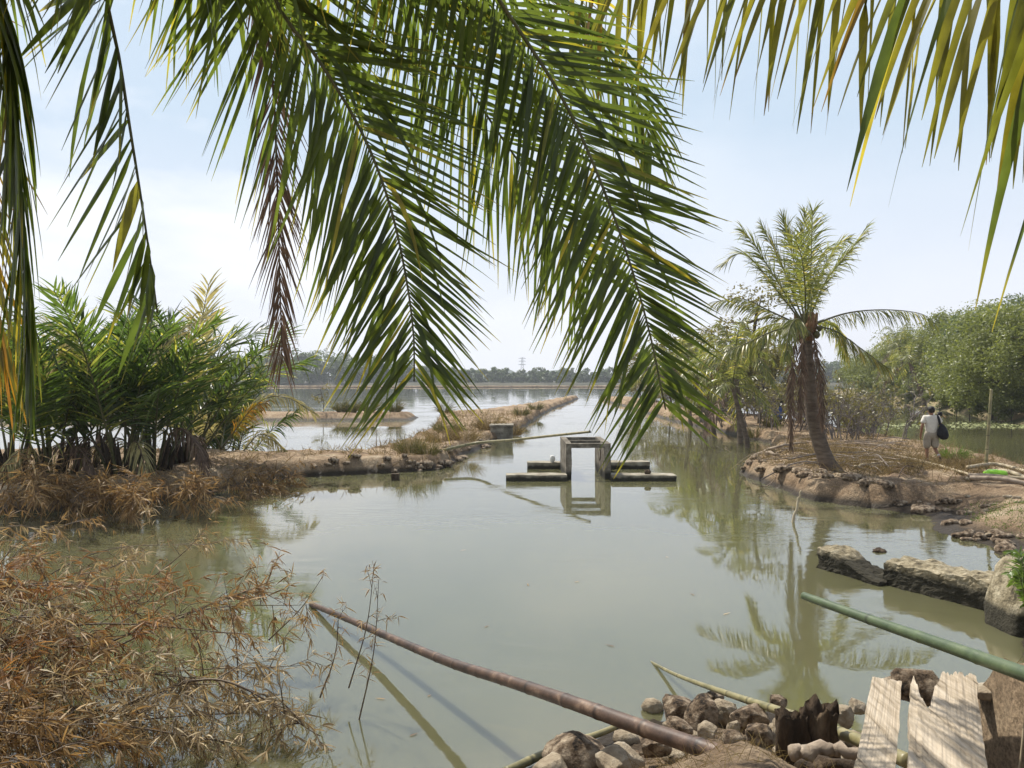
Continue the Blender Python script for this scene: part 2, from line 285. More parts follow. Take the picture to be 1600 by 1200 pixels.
M['gate'] = shade_band_mat('weathered_gate_concrete', [(0.30, (0.050, 0.044, 0.034)), (0.5, (0.15, 0.13, 0.10)), (0.72, (0.32, 0.29, 0.235))], .25, .08, 3.2, 0.7, 14)
def ground_mat():
    m, t = new_mat('soil'); l = t.links.new
    o = nn(t, 'ShaderNodeOutputMaterial'); p = nn(t, 'ShaderNodeBsdfPrincipled'); p.inputs['Roughness'].default_value = 0.95; p.inputs['Specular IOR Level'].default_value = 0.2
    g = nn(t, 'ShaderNodeNewGeometry'); sx = nn(t, 'ShaderNodeSeparateXYZ'); l(g.outputs['Position'], sx.inputs[0])
    n1 = nn(t, 'ShaderNodeTexNoise'); n1.inputs['Scale'].default_value = 0.8; n1.inputs['Detail'].default_value = 10; n1.inputs['Roughness'].default_value = 0.68; l(g.outputs['Position'], n1.inputs['Vector'])
    r1 = ramp(t, [(0.32, (0.10, 0.068, 0.042)), (0.45, (0.25, 0.175, 0.108)), (0.57, (0.37, 0.275, 0.178)), (0.72, (0.50, 0.41, 0.29))]); l(n1.outputs[0], r1.inputs[0])
    n2 = nn(t, 'ShaderNodeTexNoise'); n2.inputs['Scale'].default_value = 38; n2.inputs['Detail'].default_value = 5; n2.inputs['Roughness'].default_value = 0.7; l(g.outputs['Position'], n2.inputs['Vector'])
    hs = nn(t, 'ShaderNodeHueSaturation'); vr = nn(t, 'ShaderNodeMapRange'); vr.inputs['From Min'].default_value = 0.3; vr.inputs['From Max'].default_value = 0.7; vr.inputs['To Min'].default_value = 0.40; vr.inputs['To Max'].default_value = 1.5
    l(n2.outputs[0], vr.inputs['Value']); l(vr.outputs[0], hs.inputs['Value']); l(r1.outputs[0], hs.inputs['Color'])
    # wet mud band along the waterline
    ws = nn(t, 'ShaderNodeMath', operation='MULTIPLY_ADD'); ws.inputs[1].default_value = -0.22; l(n1.outputs[0], ws.inputs[0]); l(sx.outputs['Z'], ws.inputs[2])
    wr = nn(t, 'ShaderNodeMapRange'); wr.inputs['From Min'].default_value = -0.02; wr.inputs['From Max'].default_value = 0.12; wr.inputs['To Min'].default_value = 1; wr.inputs['To Max'].default_value = 0; l(ws.outputs[0], wr.inputs['Value'])
    mx = nn(t, 'ShaderNodeMix', data_type='RGBA'); mx.inputs['B'].default_value = (0.055, 0.042, 0.028, 1); l(hs.outputs[0], mx.inputs['A']); l(wr.outputs[0], mx.inputs['Factor'])
    l(mx.outputs['Result'], p.inputs['Base Color'])
    rr = nn(t, 'ShaderNodeMapRange'); rr.inputs['To Min'].default_value = 0.95; rr.inputs['To Max'].default_value = 0.45; l(wr.outputs[0], rr.inputs['Value']); l(rr.outputs[0], p.inputs['Roughness'])
    b = nn(t, 'ShaderNodeBump'); b.inputs['Strength'].default_value = 1.0; b.inputs['Distance'].default_value = 0.16
    n3 = nn(t, 'ShaderNodeTexNoise'); n3.inputs['Scale'].default_value = 6.5; n3.inputs['Detail'].default_value = 10; n3.inputs['Roughness'].default_value = 0.7; l(g.outputs['Position'], n3.inputs['Vector'])
    l(n3.outputs[0], b.inputs['Height']); l(b.outputs[0], p.inputs['Normal'])
    l(p.outputs[0], o.inputs[0]); return m
M['ground'] = ground_mat()
M['bank'] = solid_mat('right_bank_soil', [(0.35, (0.09, 0.10, 0.035)), (0.5, (0.17, 0.14, 0.07)), (0.7, (0.32, 0.23, 0.14))], 0.35, 0.95, 0.6, 3)
M['far_mud'] = solid_mat('far_shore_soil', [(0.35, (0.03, 0.035, 0.02)), (0.7, (0.09, 0.08, 0.05))], 0.05, 0.95, 0)
M['hills'] = solid_mat('far_hill', [(0.35, (0.03, 0.05, 0.025)), (0.7, (0.08, 0.1, 0.05))], 0.02, 0.95, 0)

def water_mat():
    m, t = new_mat('pond_water'); l = t.links.new
    o = nn(t, 'ShaderNodeOutputMaterial'); p = nn(t, 'ShaderNodeBsdfPrincipled')
    p.inputs['Roughness'].default_value = 0.02; p.inputs['IOR'].default_value = 2.2; p.subsurface_method = 'BURLEY'; p.inputs['Subsurface Weight'].default_value = 1.0; p.inputs['Subsurface Radius'].default_value = (1.0, 1.0, 0.6); p.inputs['Subsurface Scale'].default_value = 0.16; p.inputs['Specular IOR Level'].default_value = 0.5
    g = nn(t, 'ShaderNodeNewGeometry')
    n0 = nn(t, 'ShaderNodeTexNoise'); n0.inputs['Scale'].default_value = 0.12; n0.inputs['Detail'].default_value = 4; l(g.outputs['Position'], n0.inputs['Vector'])
    r0 = ramp(t, [(0.35, (0.084, 0.083, 0.044)), (0.65, (0.108, 0.105, 0.052))]); l(n0.outputs[0], r0.inputs[0]); l(r0.outputs[0], p.inputs['Base Color'])
    mp = nn(t, 'ShaderNodeMapping'); mp.inputs['Scale'].default_value = (0.7, 1.5, 1); mp.inputs['Rotation'].default_value = (0, 0, R(14)); l(g.outputs['Position'], mp.inputs[0])
    n1 = nn(t, 'ShaderNodeTexNoise'); n1.inputs['Scale'].default_value = 1.5; n1.inputs['Detail'].default_value = 5; n1.inputs['Roughness'].default_value = 0.55; n1.inputs['Distortion'].default_value = 0.4; l(mp.outputs[0], n1.inputs['Vector'])
    n2 = nn(t, 'ShaderNodeTexNoise'); n2.inputs['Scale'].default_value = 0.22; n2.inputs['Detail'].default_value = 3; l(g.outputs['Position'], n2.inputs['Vector'])
    r2 = nn(t, 'ShaderNodeMapRange'); r2.inputs['From Min'].default_value = 0.46; r2.inputs['From Max'].default_value = 0.66; r2.inputs['To Min'].default_value = 0.025; r2.inputs['To Max'].default_value = 0.27; l(n2.outputs[0], r2.inputs['Value'])
    b = nn(t, 'ShaderNodeBump'); b.inputs['Distance'].default_value = 0.05; l(n1.outputs[0], b.inputs['Height']); l(r2.outputs[0], b.inputs['Strength']); l(b.outputs[0], p.inputs['Normal'])
    l(p.outputs[0], o.inputs[0]); return m
M['water'] = water_mat()

# ------------------------------------------------------------------ setting: water and land
mb = MB(); vs = [(-900, -30, 0), (900, -30, 0), (900, 430, 0), (-900, 430, 0)]; mb.add(vs, [(0, 1, 2, 3)])
tag(mb.build('water', M['water'], smooth=False), kind='structure')

POLY_NEAR = [(-30, 10), (-12, 9.6), (-7, 8.3), (-5.2, 7.2), (-4.2, 6.1), (-3.2, 5.1), (-2, 4.6), (-0.8, 5.2), (0.2, 6.1), (0.9, 6.7), (1.5, 7.2), (2.3, 7.1), (2.9, 6.7), (2.95, 5.6), (3.3, 5.05), (4.0, 5.2),
             (5.0, 7.0), (5.6, 8.6), (6.3, 9.6), (7.9, 11.6), (8.6, 13.3), (8.5, 15.2), (9.2, 17.0), (7.7, 19.2), (7.2, 22.0), (7.5, 25.0), (9.3, 27.5), (12.3, 36), (11.7, 54), (12.5, 80), (13, 112),
             (17, 112), (17.5, 80), (18, 45), (17, 30), (15.8, 24), (14.3, 20.5), (14, 17), (17, 12), (30, 8), (30, -12), (-30, -12)]
POLY_DIKE = [(-34, 16), (-11.8, 17.4), (-9.3, 18.2), (-8.1, 20.2), (-7, 23), (-6.2, 24), (-2.35, 25.6), (-1.9, 29.9), (0, 41.7), (3.8, 76), (10.7, 122), (9.6, 122), (0.6, 78), (-3.5, 64), (-5.8, 62), (-5.4, 56),
             (-4.6, 45), (-4.7, 34), (-5.6, 28.4), (-8, 27), (-14, 28), (-34, 27)]
POLY_CROSS = [(-7.5, 56.5), (-7.3, 61), (-45, 62), (-45, 55.5)]
def sdpoly(x, y, poly):
    d = np.full(x.shape, 1e18); ins = np.zeros(x.shape, bool); n = len(poly)
    for i in range(n):
        ax, ay = poly[i]; bx, by = poly[(i + 1) % n]; ex, ey = bx - ax, by - ay
        t = np.clip(((x - ax) * ex + (y - ay) * ey) / (ex * ex + ey * ey), 0, 1)
        d = np.minimum(d, (x - ax - ex * t) ** 2 + (y - ay - ey * t) ** 2)
        c = ((ay > y) != (by > y)); ins ^= c & (x < (bx - ax) * (y - ay) / ((by - ay) if by != ay else 1e-9) + ax)
    return np.where(ins, np.sqrt(d), -np.sqrt(d))
def height(x, y):
    x = np.asarray(x, float); y = np.asarray(y, float)
    e = 0.7 * fbm(x * 0.7, y * 0.7, 3, 4) + 0.25 * fbm(x * 3.1, y * 3.1, 9, 3)
    rough = 0.24 * fbm(x * 1.3, y * 1.3, 21, 5) + 0.12 * fbm(x * 5, y * 5, 33, 4) + np.where(y < 34, 0.14 * np.abs(fbm(x * 2.3, y * 2.3, 41, 4)), 0)
    d1 = sdpoly(x, y, POLY_NEAR) + e * np.where(y < 9, 0.45, 1.0)
    hl = 0.52 + 0.93 * sstep((8.6 - y) / 4.2)
    w = np.where(y > 18, 0.26, 0.55)
    w = np.where((y > 9.5) & (y < 18.2) & (x > 6), 2.2, w); w = np.where((y < 9.5) & (x < 2.75), 3.3, w); w = np.where((y < 9.5) & (x >= 2.75), 0.8, w); w = np.where((y < 9) & (x < -1.5), 1.6, w)
    def prof(d, hl, w): return np.where(d > 0, hl * (0.35 * np.clip(d / w, 0, 1) + 0.65 * sstep(d / w)) + rough * np.clip(d / 0.4, 0, 1), -0.6 * np.clip(-d / 0.5, 0, 1))
    z1 = prof(d1, hl, w)
    d2 = sdpoly(x, y, POLY_DIKE) + e; z2 = prof(d2, np.where(x < -7, 0.55, 0.48), 0.32)
    d3 = sdpoly(x, y, POLY_CROSS) + e; z3 = prof(d3, 0.5, 0.9)
    return np.maximum(np.maximum(z1, z2), z3)
def gz(x, y): return float(height(np.array([x]), np.array([y]))[0])
def G(u, v, z=0.5):                         # photo point on the land near level z
    p = Wp(u, v, z)
    for _ in range(4): p = Wp(u, v, gz(p.x, p.y))
    return p

def grid_axis(segs):
    r = []
    for a, b, s in segs: r += list(np.arange(a, b - 1e-6, s))
    return np.array(r + [segs[-1][1]])
xs = grid_axis([(-46, -14, 0.8), (-14, -3, 0.16), (-3, 4, 0.07), (4, 16, 0.14), (16, 32, 0.8)])
ys = grid_axis([(-12, 2, 0.7), (2, 9, 0.07), (9, 30, 0.16), (30, 64, 0.35), (64, 126, 1.0)])
X, Y = np.meshgrid(xs, ys); Z = height(X, Y)
nx, ny = len(xs), len(ys)
keep = np.maximum.reduce([Z[:-1, :-1], Z[1:, :-1], Z[:-1, 1:], Z[1:, 1:]]) > -0.25
mb = MB(); mb.V = list(map(tuple, np.stack([X, Y, Z], -1).reshape(-1, 3))); mb.a = [0.5] * len(mb.V); mb.e = [0.0] * len(mb.V)
jj, ii = np.nonzero(keep); b0 = jj * nx + ii
mb.F = list(map(tuple, np.stack([b0, b0 + 1, b0 + nx + 1, b0 + nx], -1)))
tag(mb.build('ground', M['ground']), kind='structure')

# right bank hillside across the channel
RB = [(26, 30), (30, 38), (33.5, 50), (40, 69), (47, 92), (55, 122), (70, 170), (200, 170), (200, 20)]
def rb_h(x, y):
    d = sdpoly(np.asarray(x, float), np.asarray(y, float), RB) + 1.2 * fbm(np.asarray(x) * .3, np.asarray(y) * .3, 5, 3)
    return np.where(d > 0, 0.9 * sstep(d / 2.2) + 3.6 * sstep((d - 2) / 26) + 0.5 * fbm(np.asarray(x) * .5, np.asarray(y) * .5, 8, 4) * np.clip(d / 2, 0, 1), -0.5 * np.clip(-d, 0, 1))
def rbz(x, y): return float(rb_h(np.array([x]), np.array([y]))[0])
xs = np.arange(24, 121, 0.7); ys = np.arange(22, 171, 0.9); X, Y = np.meshgrid(xs, ys); Z = rb_h(X, Y); nx = len(xs)
keep = np.maximum.reduce([Z[:-1, :-1], Z[1:, :-1], Z[:-1, 1:], Z[1:, 1:]]) > -0.3
mb = MB(); mb.V = list(map(tuple, np.stack([X, Y, Z], -1).reshape(-1, 3))); mb.a = [0.5] * len(mb.V); mb.e = [0.0] * len(mb.V)
jj, ii = np.nonzero(keep); b0 = jj * nx + ii; mb.F = list(map(tuple, np.stack([b0, b0 + 1, b0 + nx + 1, b0 + nx], -1)))
tag(mb.build('hillside', M['bank']), kind='structure')

# far shore, reaching to the horizon
mb = MB(); n = 160; vs = []; fs = []
for j, (yy, zz) in enumerate([(402, -0.3), (405, 0.6), (430, 1.0), (900, 1.2), (1900, 1.5)]):
    for i in range(n + 1):
        x = lerp(-1, 1, i / n) * (700 if j < 3 else 2200 if j == 4 else 1500)
        vs.append((x, yy + (12 * float(fbm(np.array([x * .02]), np.array([1.0]), 4, 3)[0]) if j < 3 else 0), zz))
fs = [(j * (n + 1) + i, j * (n + 1) + i + 1, (j + 1) * (n + 1) + i + 1, (j + 1) * (n + 1) + i) for j in range(4) for i in range(n)]
mb.add(vs, fs); tag(mb.build('far_shore', M['far_mud']), kind='structure')
# a low mud bank crossing the lake far out
mb = MB(); path = [Vector((x, 285 + 3 * math.sin(x * .05), 0.05)) for x in range(-240, 61, 4)]
tube(mb, path, [0.9 + 0.35 * random.Random(i).random() for i in range(len(path))], 8, flat=0.45); tag(mb.build('mud_bank', M['ground']), kind='structure')
# hills
def hill(name, cx, cy, rx, ry, hz, s):
    X, Y = np.meshgrid(np.linspace(-1, 1, 60), np.linspace(-1, 1, 24)); r = np.sqrt(X * X + Y * Y)
    Z = hz * (sstep(1 - r) * (0.75 + 0.9 * fbm(X * 3 + s, Y * 2, s, 5)) + 0.25 * fbm(X * 7, Y * 5, s + 3, 4) * sstep(1 - r))
    mb = MB(); mb.add(np.stack([cx + X * rx, cy + Y * ry, Z], -1).reshape(-1, 3), [(j * 60 + i, j * 60 + i + 1, (j + 1) * 60 + i + 1, (j + 1) * 60 + i) for j in range(23) for i in range(59)])
    tag(mb.build(name, M['hills']), kind='structure')
hill('hills', -36, 1200, 104, 120, 25, 2); hill('hills', 70, 1280, 168, 120, 18, 7); hill('hills', -168, 1240, 168, 120, 23, 12); hill('hills', -520, 1280, 280, 120, 24, 15)

# ------------------------------------------------------------------ fronds
def leaflet(mb, p, d, nrm, Ln, w, droop, v, e0, e1, seg=6, fold=0.25, twist=0.0, cutoff=None, dp=1.3):
    p = Vector(p); vs = []; es = []; ds = Ln / seg; fine = fold > 0
    for i in range(seg + 1):
        s = i / seg
        dr = Vector((d.x, d.y, d.z - droop * s ** dp)).normalized()
        if i: p = p + dr * ds
        W_ = dr.cross(nrm)
        if W_.length < 1e-4: W_ = dr.orthogonal()
        W_.normalize()
        if twist: W_ = Quaternion(dr, twist * (0.3 + s)) @ W_
        wp = w * 0.5 * min(1.0, 0.3 + s * 4.5) * max(0.0, 1 - s ** 2.6)
        if s > 0.85: wp = max(wp, w * 0.03)
        e = lerp(e0, e1, s)
        if fine:
            nv = W_.cross(dr) * (fold * wp)
            vs += [p - W_ * wp + nv, p, p + W_ * wp + nv]; es += [e] * 3
        else: vs += [p - W_ * wp, p + W_ * wp]; es += [e] * 2
    k = 3 if fine else 2
    fs = [(i * k + j, i * k + j + 1, (i + 1) * k + j + 1, (i + 1) * k + j) for i in range(seg) for j in range(k - 1)]
    mb.add(vs, fs, v, es)

def frond(parent, path, up, Ln, n, w, mats=('frond', 'rachis'), alpha=(70, 22), phi=0.0, droop=0.6, jit=0.12, seg=6, fold=0.25, r=(0.022, 0.004), t0=0.15, seed=0, vr=(0.0, 0.85), yel=0.05, tipe=1.0, prof=None, miss=0.04, label=None, asym=(1, 1), name='frond', rings=8, lname='leaflets', dp=1.3):
    rnd = random.Random(seed); path = resample([Vector(p) for p in path], 48); up = Vector(up)
    ms = MB(); k = len(path)
    tube(ms, path, [lerp(r[0], r[1], (i / (k - 1)) ** 0.8) for i in range(k)], rings if rings > 4 else 4, 0.5)
    fo = ms.build(name, M[mats[1]], parent)
    if label: fo['label'] = label
    ml = MB()
    for i in range(n):
        t = lerp(t0, 0.995, (i + 0.5) / n)
        for sgn in (-1, 1):
            if rnd.random() < miss: continue
            tt = min(max(t + rnd.uniform(-0.3, 0.3) / n * (1 - t0), 0), 0.999) * (k - 1); ki = min(int(tt), k - 2); p = path[ki].lerp(path[ki + 1], tt - ki)
            T = (path[min(ki + 2, k - 1)] - path[max(ki - 1, 0)]).normalized()
            Nn = (up - T * up.dot(T)); Nn = Nn.normalized() if Nn.length > 1e-4 else T.orthogonal().normalized()
            Sd = T.cross(Nn)
            al = R(lerp(alpha[0], alpha[1], t ** 1.2) + rnd.gauss(0, 4)); ph = R(phi + rnd.gauss(0, 9))
            d = T * math.cos(al) + (Sd * (sgn * math.cos(ph)) + Nn * math.sin(ph)) * math.sin(al)
            d = (d + Vector((rnd.gauss(0, jit), rnd.gauss(0, jit), rnd.gauss(0, jit)))).normalized()
            tl = (t - t0) / (1 - t0); f = prof(tl) if prof else 0.35 + 0.65 * math.sin(math.pi * (0.15 + 0.75 * tl))
            v = rnd.uniform(*vr)
            if rnd.random() < yel: v = rnd.uniform(0.88, 1.0)
            leaflet(ml, p, d, Nn + Vector((rnd.gauss(0, .25), rnd.gauss(0, .25), rnd.gauss(0, .25))), Ln * f * rnd.uniform(0.8, 1.1) * (0.6 if rnd.random() < 0.06 else 1) * (asym[0] if sgn < 0 else asym[1]), w * rnd.uniform(0.8, 1.15) * (0.6 + 0.4 * f), droop * rnd.uniform(0.7, 1.35) + (rnd.uniform(1.5, 4) if rnd.random() < 0.05 else 0), v, rnd.uniform(0, 0.15), tipe * rnd.uniform(0.7, 1.05), seg, fold, rnd.gauss(0, 0.45), dp=dp)
    ml.build(lname, M[mats[0]], fo); return fo

def ring_trunk(mb, path, r0, r1, n=14, flare=1.6, step=0.09, seed=0):
    rnd = random.Random(seed); pl = spline(path, 40); ln = sum((pl[i + 1] - pl[i]).length for i in range(40)); m = max(24, int(ln / step))
    pl = resample(pl, m); rads = []
    for i in range(m + 1):
        t = i / m; rr = lerp(r0, r1, t) * (1 + (flare - 1) * max(0, 1 - t * 4.5) ** 2) * (1 + 0.035 * (i % 2) + rnd.uniform(-.02, .02)); rads.append(rr)
    tube(mb, pl, rads, n, 0.5, 0.03, rnd)

# ---- palm overhead on the left, its trunk behind the camera
C1 = Vector((-1.9, 1.4, 7.0))
palm1 = empty('coconut_palm', (-4.6, -1.8, gz(-4.6, -1.8)), 'overhanging coconut palm whose big backlit fronds droop across the left and centre', 'palm tree')
mb = MB(); ring_trunk(mb, [(-4.6, -1.8, 1.0), (-4.2, -1.2, 3.2), (-3.0, 0.3, 5.4), C1], 0.17, 0.12, 14, 1.7); mb.build('trunk', M['bark'], palm1)
def pf(*pts, start=None): return spline([start if start is not None else C1] + [P(*p) for p in pts], 80)
# central frond, facing the camera
frond(palm1, pf((620, -250, 3.2), (780, 0, 3.7), (885, 165, 3.85), (960, 340, 3.9), (1010, 500, 3.95), (1040, 640, 3.95)), (0, 1, 0.15), 0.92, 176, 0.026, alpha=(60, 42), phi=-4, droop=0.12, t0=0.32, seed=11, asym=(1.0, 0.74), jit=0.035, yel=0.05, label='central frond spread open towards the viewer')
# the frond behind it to its left
frond(palm1, pf((480, -330, 3.4), (600, -60, 4.3), (672, 42, 4.5), (767, 190, 4.65), (850, 310, 4.75), (925, 430, 4.8)), (0.25, 1, 0.25), 1.05, 124, 0.028, alpha=(62, 36), phi=-8, droop=0.3, t0=0.25, seed=12, jit=0.07, label='frond half hidden behind the central one')
# the left-centre frond
frond(palm1, pf((330, -280, 3.1), (430, 0, 3.6), (492, 85, 3.7), (562, 200, 3.8), (606, 310, 3.85), (632, 420, 3.9), (646, 520, 3.9), (647, 596, 3.9)), (0.12, 1, 0.1), 0.98, 176, 0.026, alpha=(58, 42), phi=-4, droop=0.16, t0=0.28, seed=13, asym=(1.0, 0.8), jit=0.035, yel=0.06, label='frond hanging left of the centre with yellow tips')
# twisted frond at the left
frond(palm1, pf((120, -300, 2.6), (165, -10, 3.35), (186, 90, 3.5), (203, 200, 3.55), (222, 320, 3.6), (238, 430, 3.6), (246, 490, 3.6)), (0.9, 0.75, 0), 0.80, 54, 0.056, alpha=(66, 30), phi=-44, droop=0.15, t0=0.36, seed=14, jit=0.1, miss=0.18, asym=(1.0, 0.75), label='ragged frond with leaflets swept to the left')
# frond at the left edge
frond(palm1, pf((-160, -300, 2.3), (0, -20, 3.1), (18, 140, 3.25), (30, 300, 3.35), (40, 450, 3.4), (44, 560, 3.4)), (0.75, 0.8, 0), 0.8, 110, 0.034, alpha=(42, 14), phi=-12, droop=1.5, t0=0.33, seed=15, jit=0.08, label='dark frond hanging down the left edge')
frond(palm1, pf((-330, -200, 2.4), (-120, 40, 3.2), (-60, 220, 3.5), (-25, 400, 3.6), (0, 540, 3.65)), (0.5, 1, 0), 0.8, 96, 0.034, mats=('frond_orange', 'rachis'), alpha=(50, 16), phi=-4, droop=0.6, t0=0.33, seed=16, jit=0.08, label='yellow and orange frond at the left edge')
# dead narrow frond
frond(palm1, pf((330, -260, 4.0), (405, -20, 4.7), (426, 130, 4.95), (433, 280, 5.05), (437, 430, 5.1), (441, 570, 5.1)), (0, 1, 0.0), 0.52, 120, 0.013, mats=('frond_dead', 'rachis_dead'), alpha=(34, 18), phi=0, droop=0.4, t0=0.5, seed=17, jit=0.05, miss=0.08, label='dead brown frond hanging narrow and straight')
# two more above the frame, whose leaflets come down into it
frond(palm1, pf((430, -330, 3.2), (560, -120, 3.9), (700, -60, 4.5), (830, -20, 5.0), (930, 60, 5.3), (1000, 170, 5.5), (1022, 250, 5.5)), (-0.2, 0.6, 0.9), 0.85, 100, 0.028, alpha=(66, 20), phi=-20, droop=1.2, t0=0.2, seed=18, jit=0.08, label='frond reaching furthest right behind the others')
frond(palm1, pf((150, -480, 2.4), (260, -170, 3.4), (330, -80, 3.9), (400, -30, 4.3), (470, 30, 4.6), (560, 130, 4.8)), (-0.2, 0.6, 0.9), 0.9, 96, 0.028, alpha=(66, 20), phi=-16, droop=1.3, t0=0.2, seed=19, jit=0.08, label='frond reaching over the left centre')

for k in range(13):
    rnd = random.Random(2000 + k); az = R(lerp(40, 215, k / 12) + rnd.uniform(-6, 6)); el = R(rnd.uniform(18, 62)); ll = rnd.uniform(3.4, 4.4)
    d = Vector((math.cos(az) * math.cos(el), math.sin(az) * math.cos(el), math.sin(el))); h = Vector((math.cos(az), math.sin(az), 0))
    frond(palm1, spline([C1, C1 + d * ll * .45, C1 + d * ll * .75 + h * .15 - Vector((0, 0, .25)), C1 + d * ll * .95 + h * .4 - Vector((0, 0, .85))], 40), Vector((-h.x * .5, -h.y * .5, 1)), 0.95, 62, 0.042, alpha=(66, 26), phi=-10, droop=.8, t0=.2, seed=2050 + k, seg=5, jit=.08)
# ---- palm overhead on the right
C2 = Vector((3.7, 0.4, 5.0))
palm2 = empty('coconut_palm', (4.9, -1.4, gz(4.9, -1.4)), 'overhanging coconut palm whose yellowing fronds fringe the top right corner', 'palm tree')
mb = MB(); ring_trunk(mb, [(4.9, -1.4, 1.0), (4.7, -1.0, 2.6), (4.2, -0.2, 4.2), C2], 0.17, 0.13, 14, 1.6); mb.build('trunk', M['bark'], palm2)
frond(palm2, pf((1800, -60, 1.95), (1620, -48, 2.4), (1430, -62, 2.95), (1240, -78, 3.5), (1060, -72, 4.0), (930, -50, 4.4), (880, -35, 4.5), start=C2), (0, 0.25, 1), 0.74, 66, 0.036, mats=('frond_yellow', 'rachis'), alpha=(90, 80), phi=-66, droop=1.8, t0=0.30, seed=21, jit=0.06, dp=0.45, prof=lambda t: 0.70 + 0.42 * t, vr=(0, 0.8), label='long frond along the top with yellowing leaflets hanging in a fringe')
frond(palm2, pf((2000, -60, 1.9), (1760, -50, 2.1), (1620, -60, 2.3), (1510, -75, 2.45), (1430, -95, 2.6), start=C2), (0, 0.25, 1), 1.12, 14, 0.044, mats=('frond', 'rachis'), alpha=(90, 78), phi=-80, droop=3.0, t0=0.42, seed=22, jit=0.07, dp=0.5, prof=lambda t: 0.8 + 0.2 * math.sin(math.pi * t), r=(0.03, 0.008), miss=0.1, label='nearest frond with long broad green leaflets')

# ------------------------------------------------------------------ coconut palms further off
def coco_mats(i): return ('palm_far', 'rachis')
def palm_crown(root, C, specs, Ln, n, seed0, w=0.05, dead=()):
    for i, (pts, up, kw) in enumerate(specs):
        k = dict(alpha=(46, 18), phi=14, droop=0.5, t0=0.18, jit=0.12, seg=4, fold=0, r=(0.032, 0.006), rings=5, yel=0.07, mats=('palm_far', 'rachis'), seed=seed0 + i); k.update(kw)
        frond(root, spline([C] + pts, 40), up, Ln, n, w, **k)
base = Vector((8.72, 20.9, 0)); base.z = gz(base.x, base.y)
DP = base.y
palm = empty('coconut_palm', base, 'tall coconut palm leaning on the right spit with brown dead fronds hanging round its trunk', 'palm tree')
mb = MB(); b2 = base + Vector((0.15, 0, -0.35))
ring_trunk(mb, [b2, P(1288, 712, DP), P(1270, 650, DP), P(1263, 580, DP), P(1259, 515, DP)], 0.215, 0.15, 18, 1.9, 0.08, 5)
tk = mb.build('trunk', M['bark'], palm)
CP = P(1259, 512, DP)
def q(u, v, dy=0.0): return P(u, v, DP + dy)
specs = [
 ([q(1215, 440, .4), q(1180, 385, .8), q(1160, 358, 1)], (-.9, .1, .5), {}),
 ([q(1228, 430, .8), q(1205, 380, 1.4), q(1190, 352, 1.8)], (-.9, .15, .4), {}),
 ([q(1243, 420, .6), q(1230, 370, 1), q(1222, 338, 1.2)], (-.8, -.5, .3), {}),
 ([q(1266, 440, -.2), q(1268, 380, -.5), q(1270, 328, -.6)], (.1, -1, .1), dict(alpha=(70, 30))),
 ([q(1257, 430, .5), q(1256, 375, .9), q(1259, 332, 1.2)], (-.2, -1, .1), {}),
 ([q(1290, 440, .4), q(1325, 395, .8), q(1356, 353, 1)], (.85, .1, .6), dict(alpha=(42, 16))),
 ([q(1282, 430, 1), q(1308, 385, 1.6), q(1328, 372, 2)], (.9, .1, .4), {}),
 ([q(1215, 455, -.2), q(1165, 398, -.4), q(1128, 412, -.5)], (-.3, -.3, 1), {}),
 ([q(1205, 487, .3), q(1160, 467, .6), q(1112, 472, .8)], (0, -.2, 1), dict(phi=-25, droop=1.4)),
 ([q(1215, 515, -.5), q(1158, 540, -1), q(1092, 566, -1.3)], (0, -.2, 1), dict(phi=-25, droop=1.4)),
 ([q(1320, 490, .2), q(1382, 484, .4), q(1438, 490, .5), q(1462, 506, .5)], (0, -.1, 1), dict(phi=-30, droop=1.6)),
 ([q(1300, 515, -.4), q(1346, 545, -.8), q(1388, 576, -1)], (.2, -.2, 1), dict(phi=-20, droop=1.1, yel=0.3)),
 ([q(1246, 498, -1.2), q(1233, 515, -1.9), q(1229, 555, -2.2)], (-.2, -.7, .6), dict(phi=-20, droop=1.5)),
 ([q(1258, 450, -.8), q(1252, 400, -1.4), q(1240, 368, -1.7)], (-.6, -.8, .3), dict(alpha=(74, 36))),
 ([q(1268, 445, -.9), q(1280, 405, -1.5), q(1295, 385, -1.8)], (.5, -.8, .3), dict(alpha=(74, 36))),
 ([q(1225, 505, 1.2), q(1190, 515, 1.8), q(1170, 560, 2.2)], (0, .4, 1), dict(phi=-20, droop=1.2)),
 ([q(1290, 500, 1.2), q(1310, 520, 1.8), q(1322, 560, 2.2)], (0, .4, 1), dict(phi=-20, droop=1.2)),
]
palm_crown(palm, CP, specs, 0.74, 80, 300, 0.032)
for i, (pts, nn_) in enumerate([([q(1243, 535, -.5), q(1236, 610, -.7), q(1236, 700, -.7)], 0), ([q(1272, 532, -.4), q(1283, 600, -.5), q(1285, 665, -.5)], 1), ([q(1254, 540, -.6), q(1252, 600, -.6), q(1250, 655, -.6)], 2), ([q(1262, 545, .4), q(1270, 600, .5), q(1275, 650, .5)], 3)]):
    frond(palm, spline([CP] + pts, 40), (0, -1, 0), 0.5, 84, 0.028, mats=('frond_dead', 'rachis_dead'), alpha=(34, 14), droop=1.1, t0=0.18, jit=0.14, seg=4, fold=0, r=(0.03, 0.008), rings=5, seed=340 + i, label='brown dead frond hanging against the trunk')
mb = MB(); rnd = random.Random(4)
for i in range(9):
    an = rnd.uniform(0, 6.28); p0 = CP + Vector((math.cos(an) * .14, math.sin(an) * .14, -.1)); tube(mb, [p0 - Vector((0, 0, .25)), p0 + Vector((math.cos(an) * .06, math.sin(an) * .06, .15)), p0 + Vector((math.cos(an) * .15, math.sin(an) * .15, .5))], [.09, .1, .03], 6)
mb.build('fibre_sheath', M['fibre'], palm)
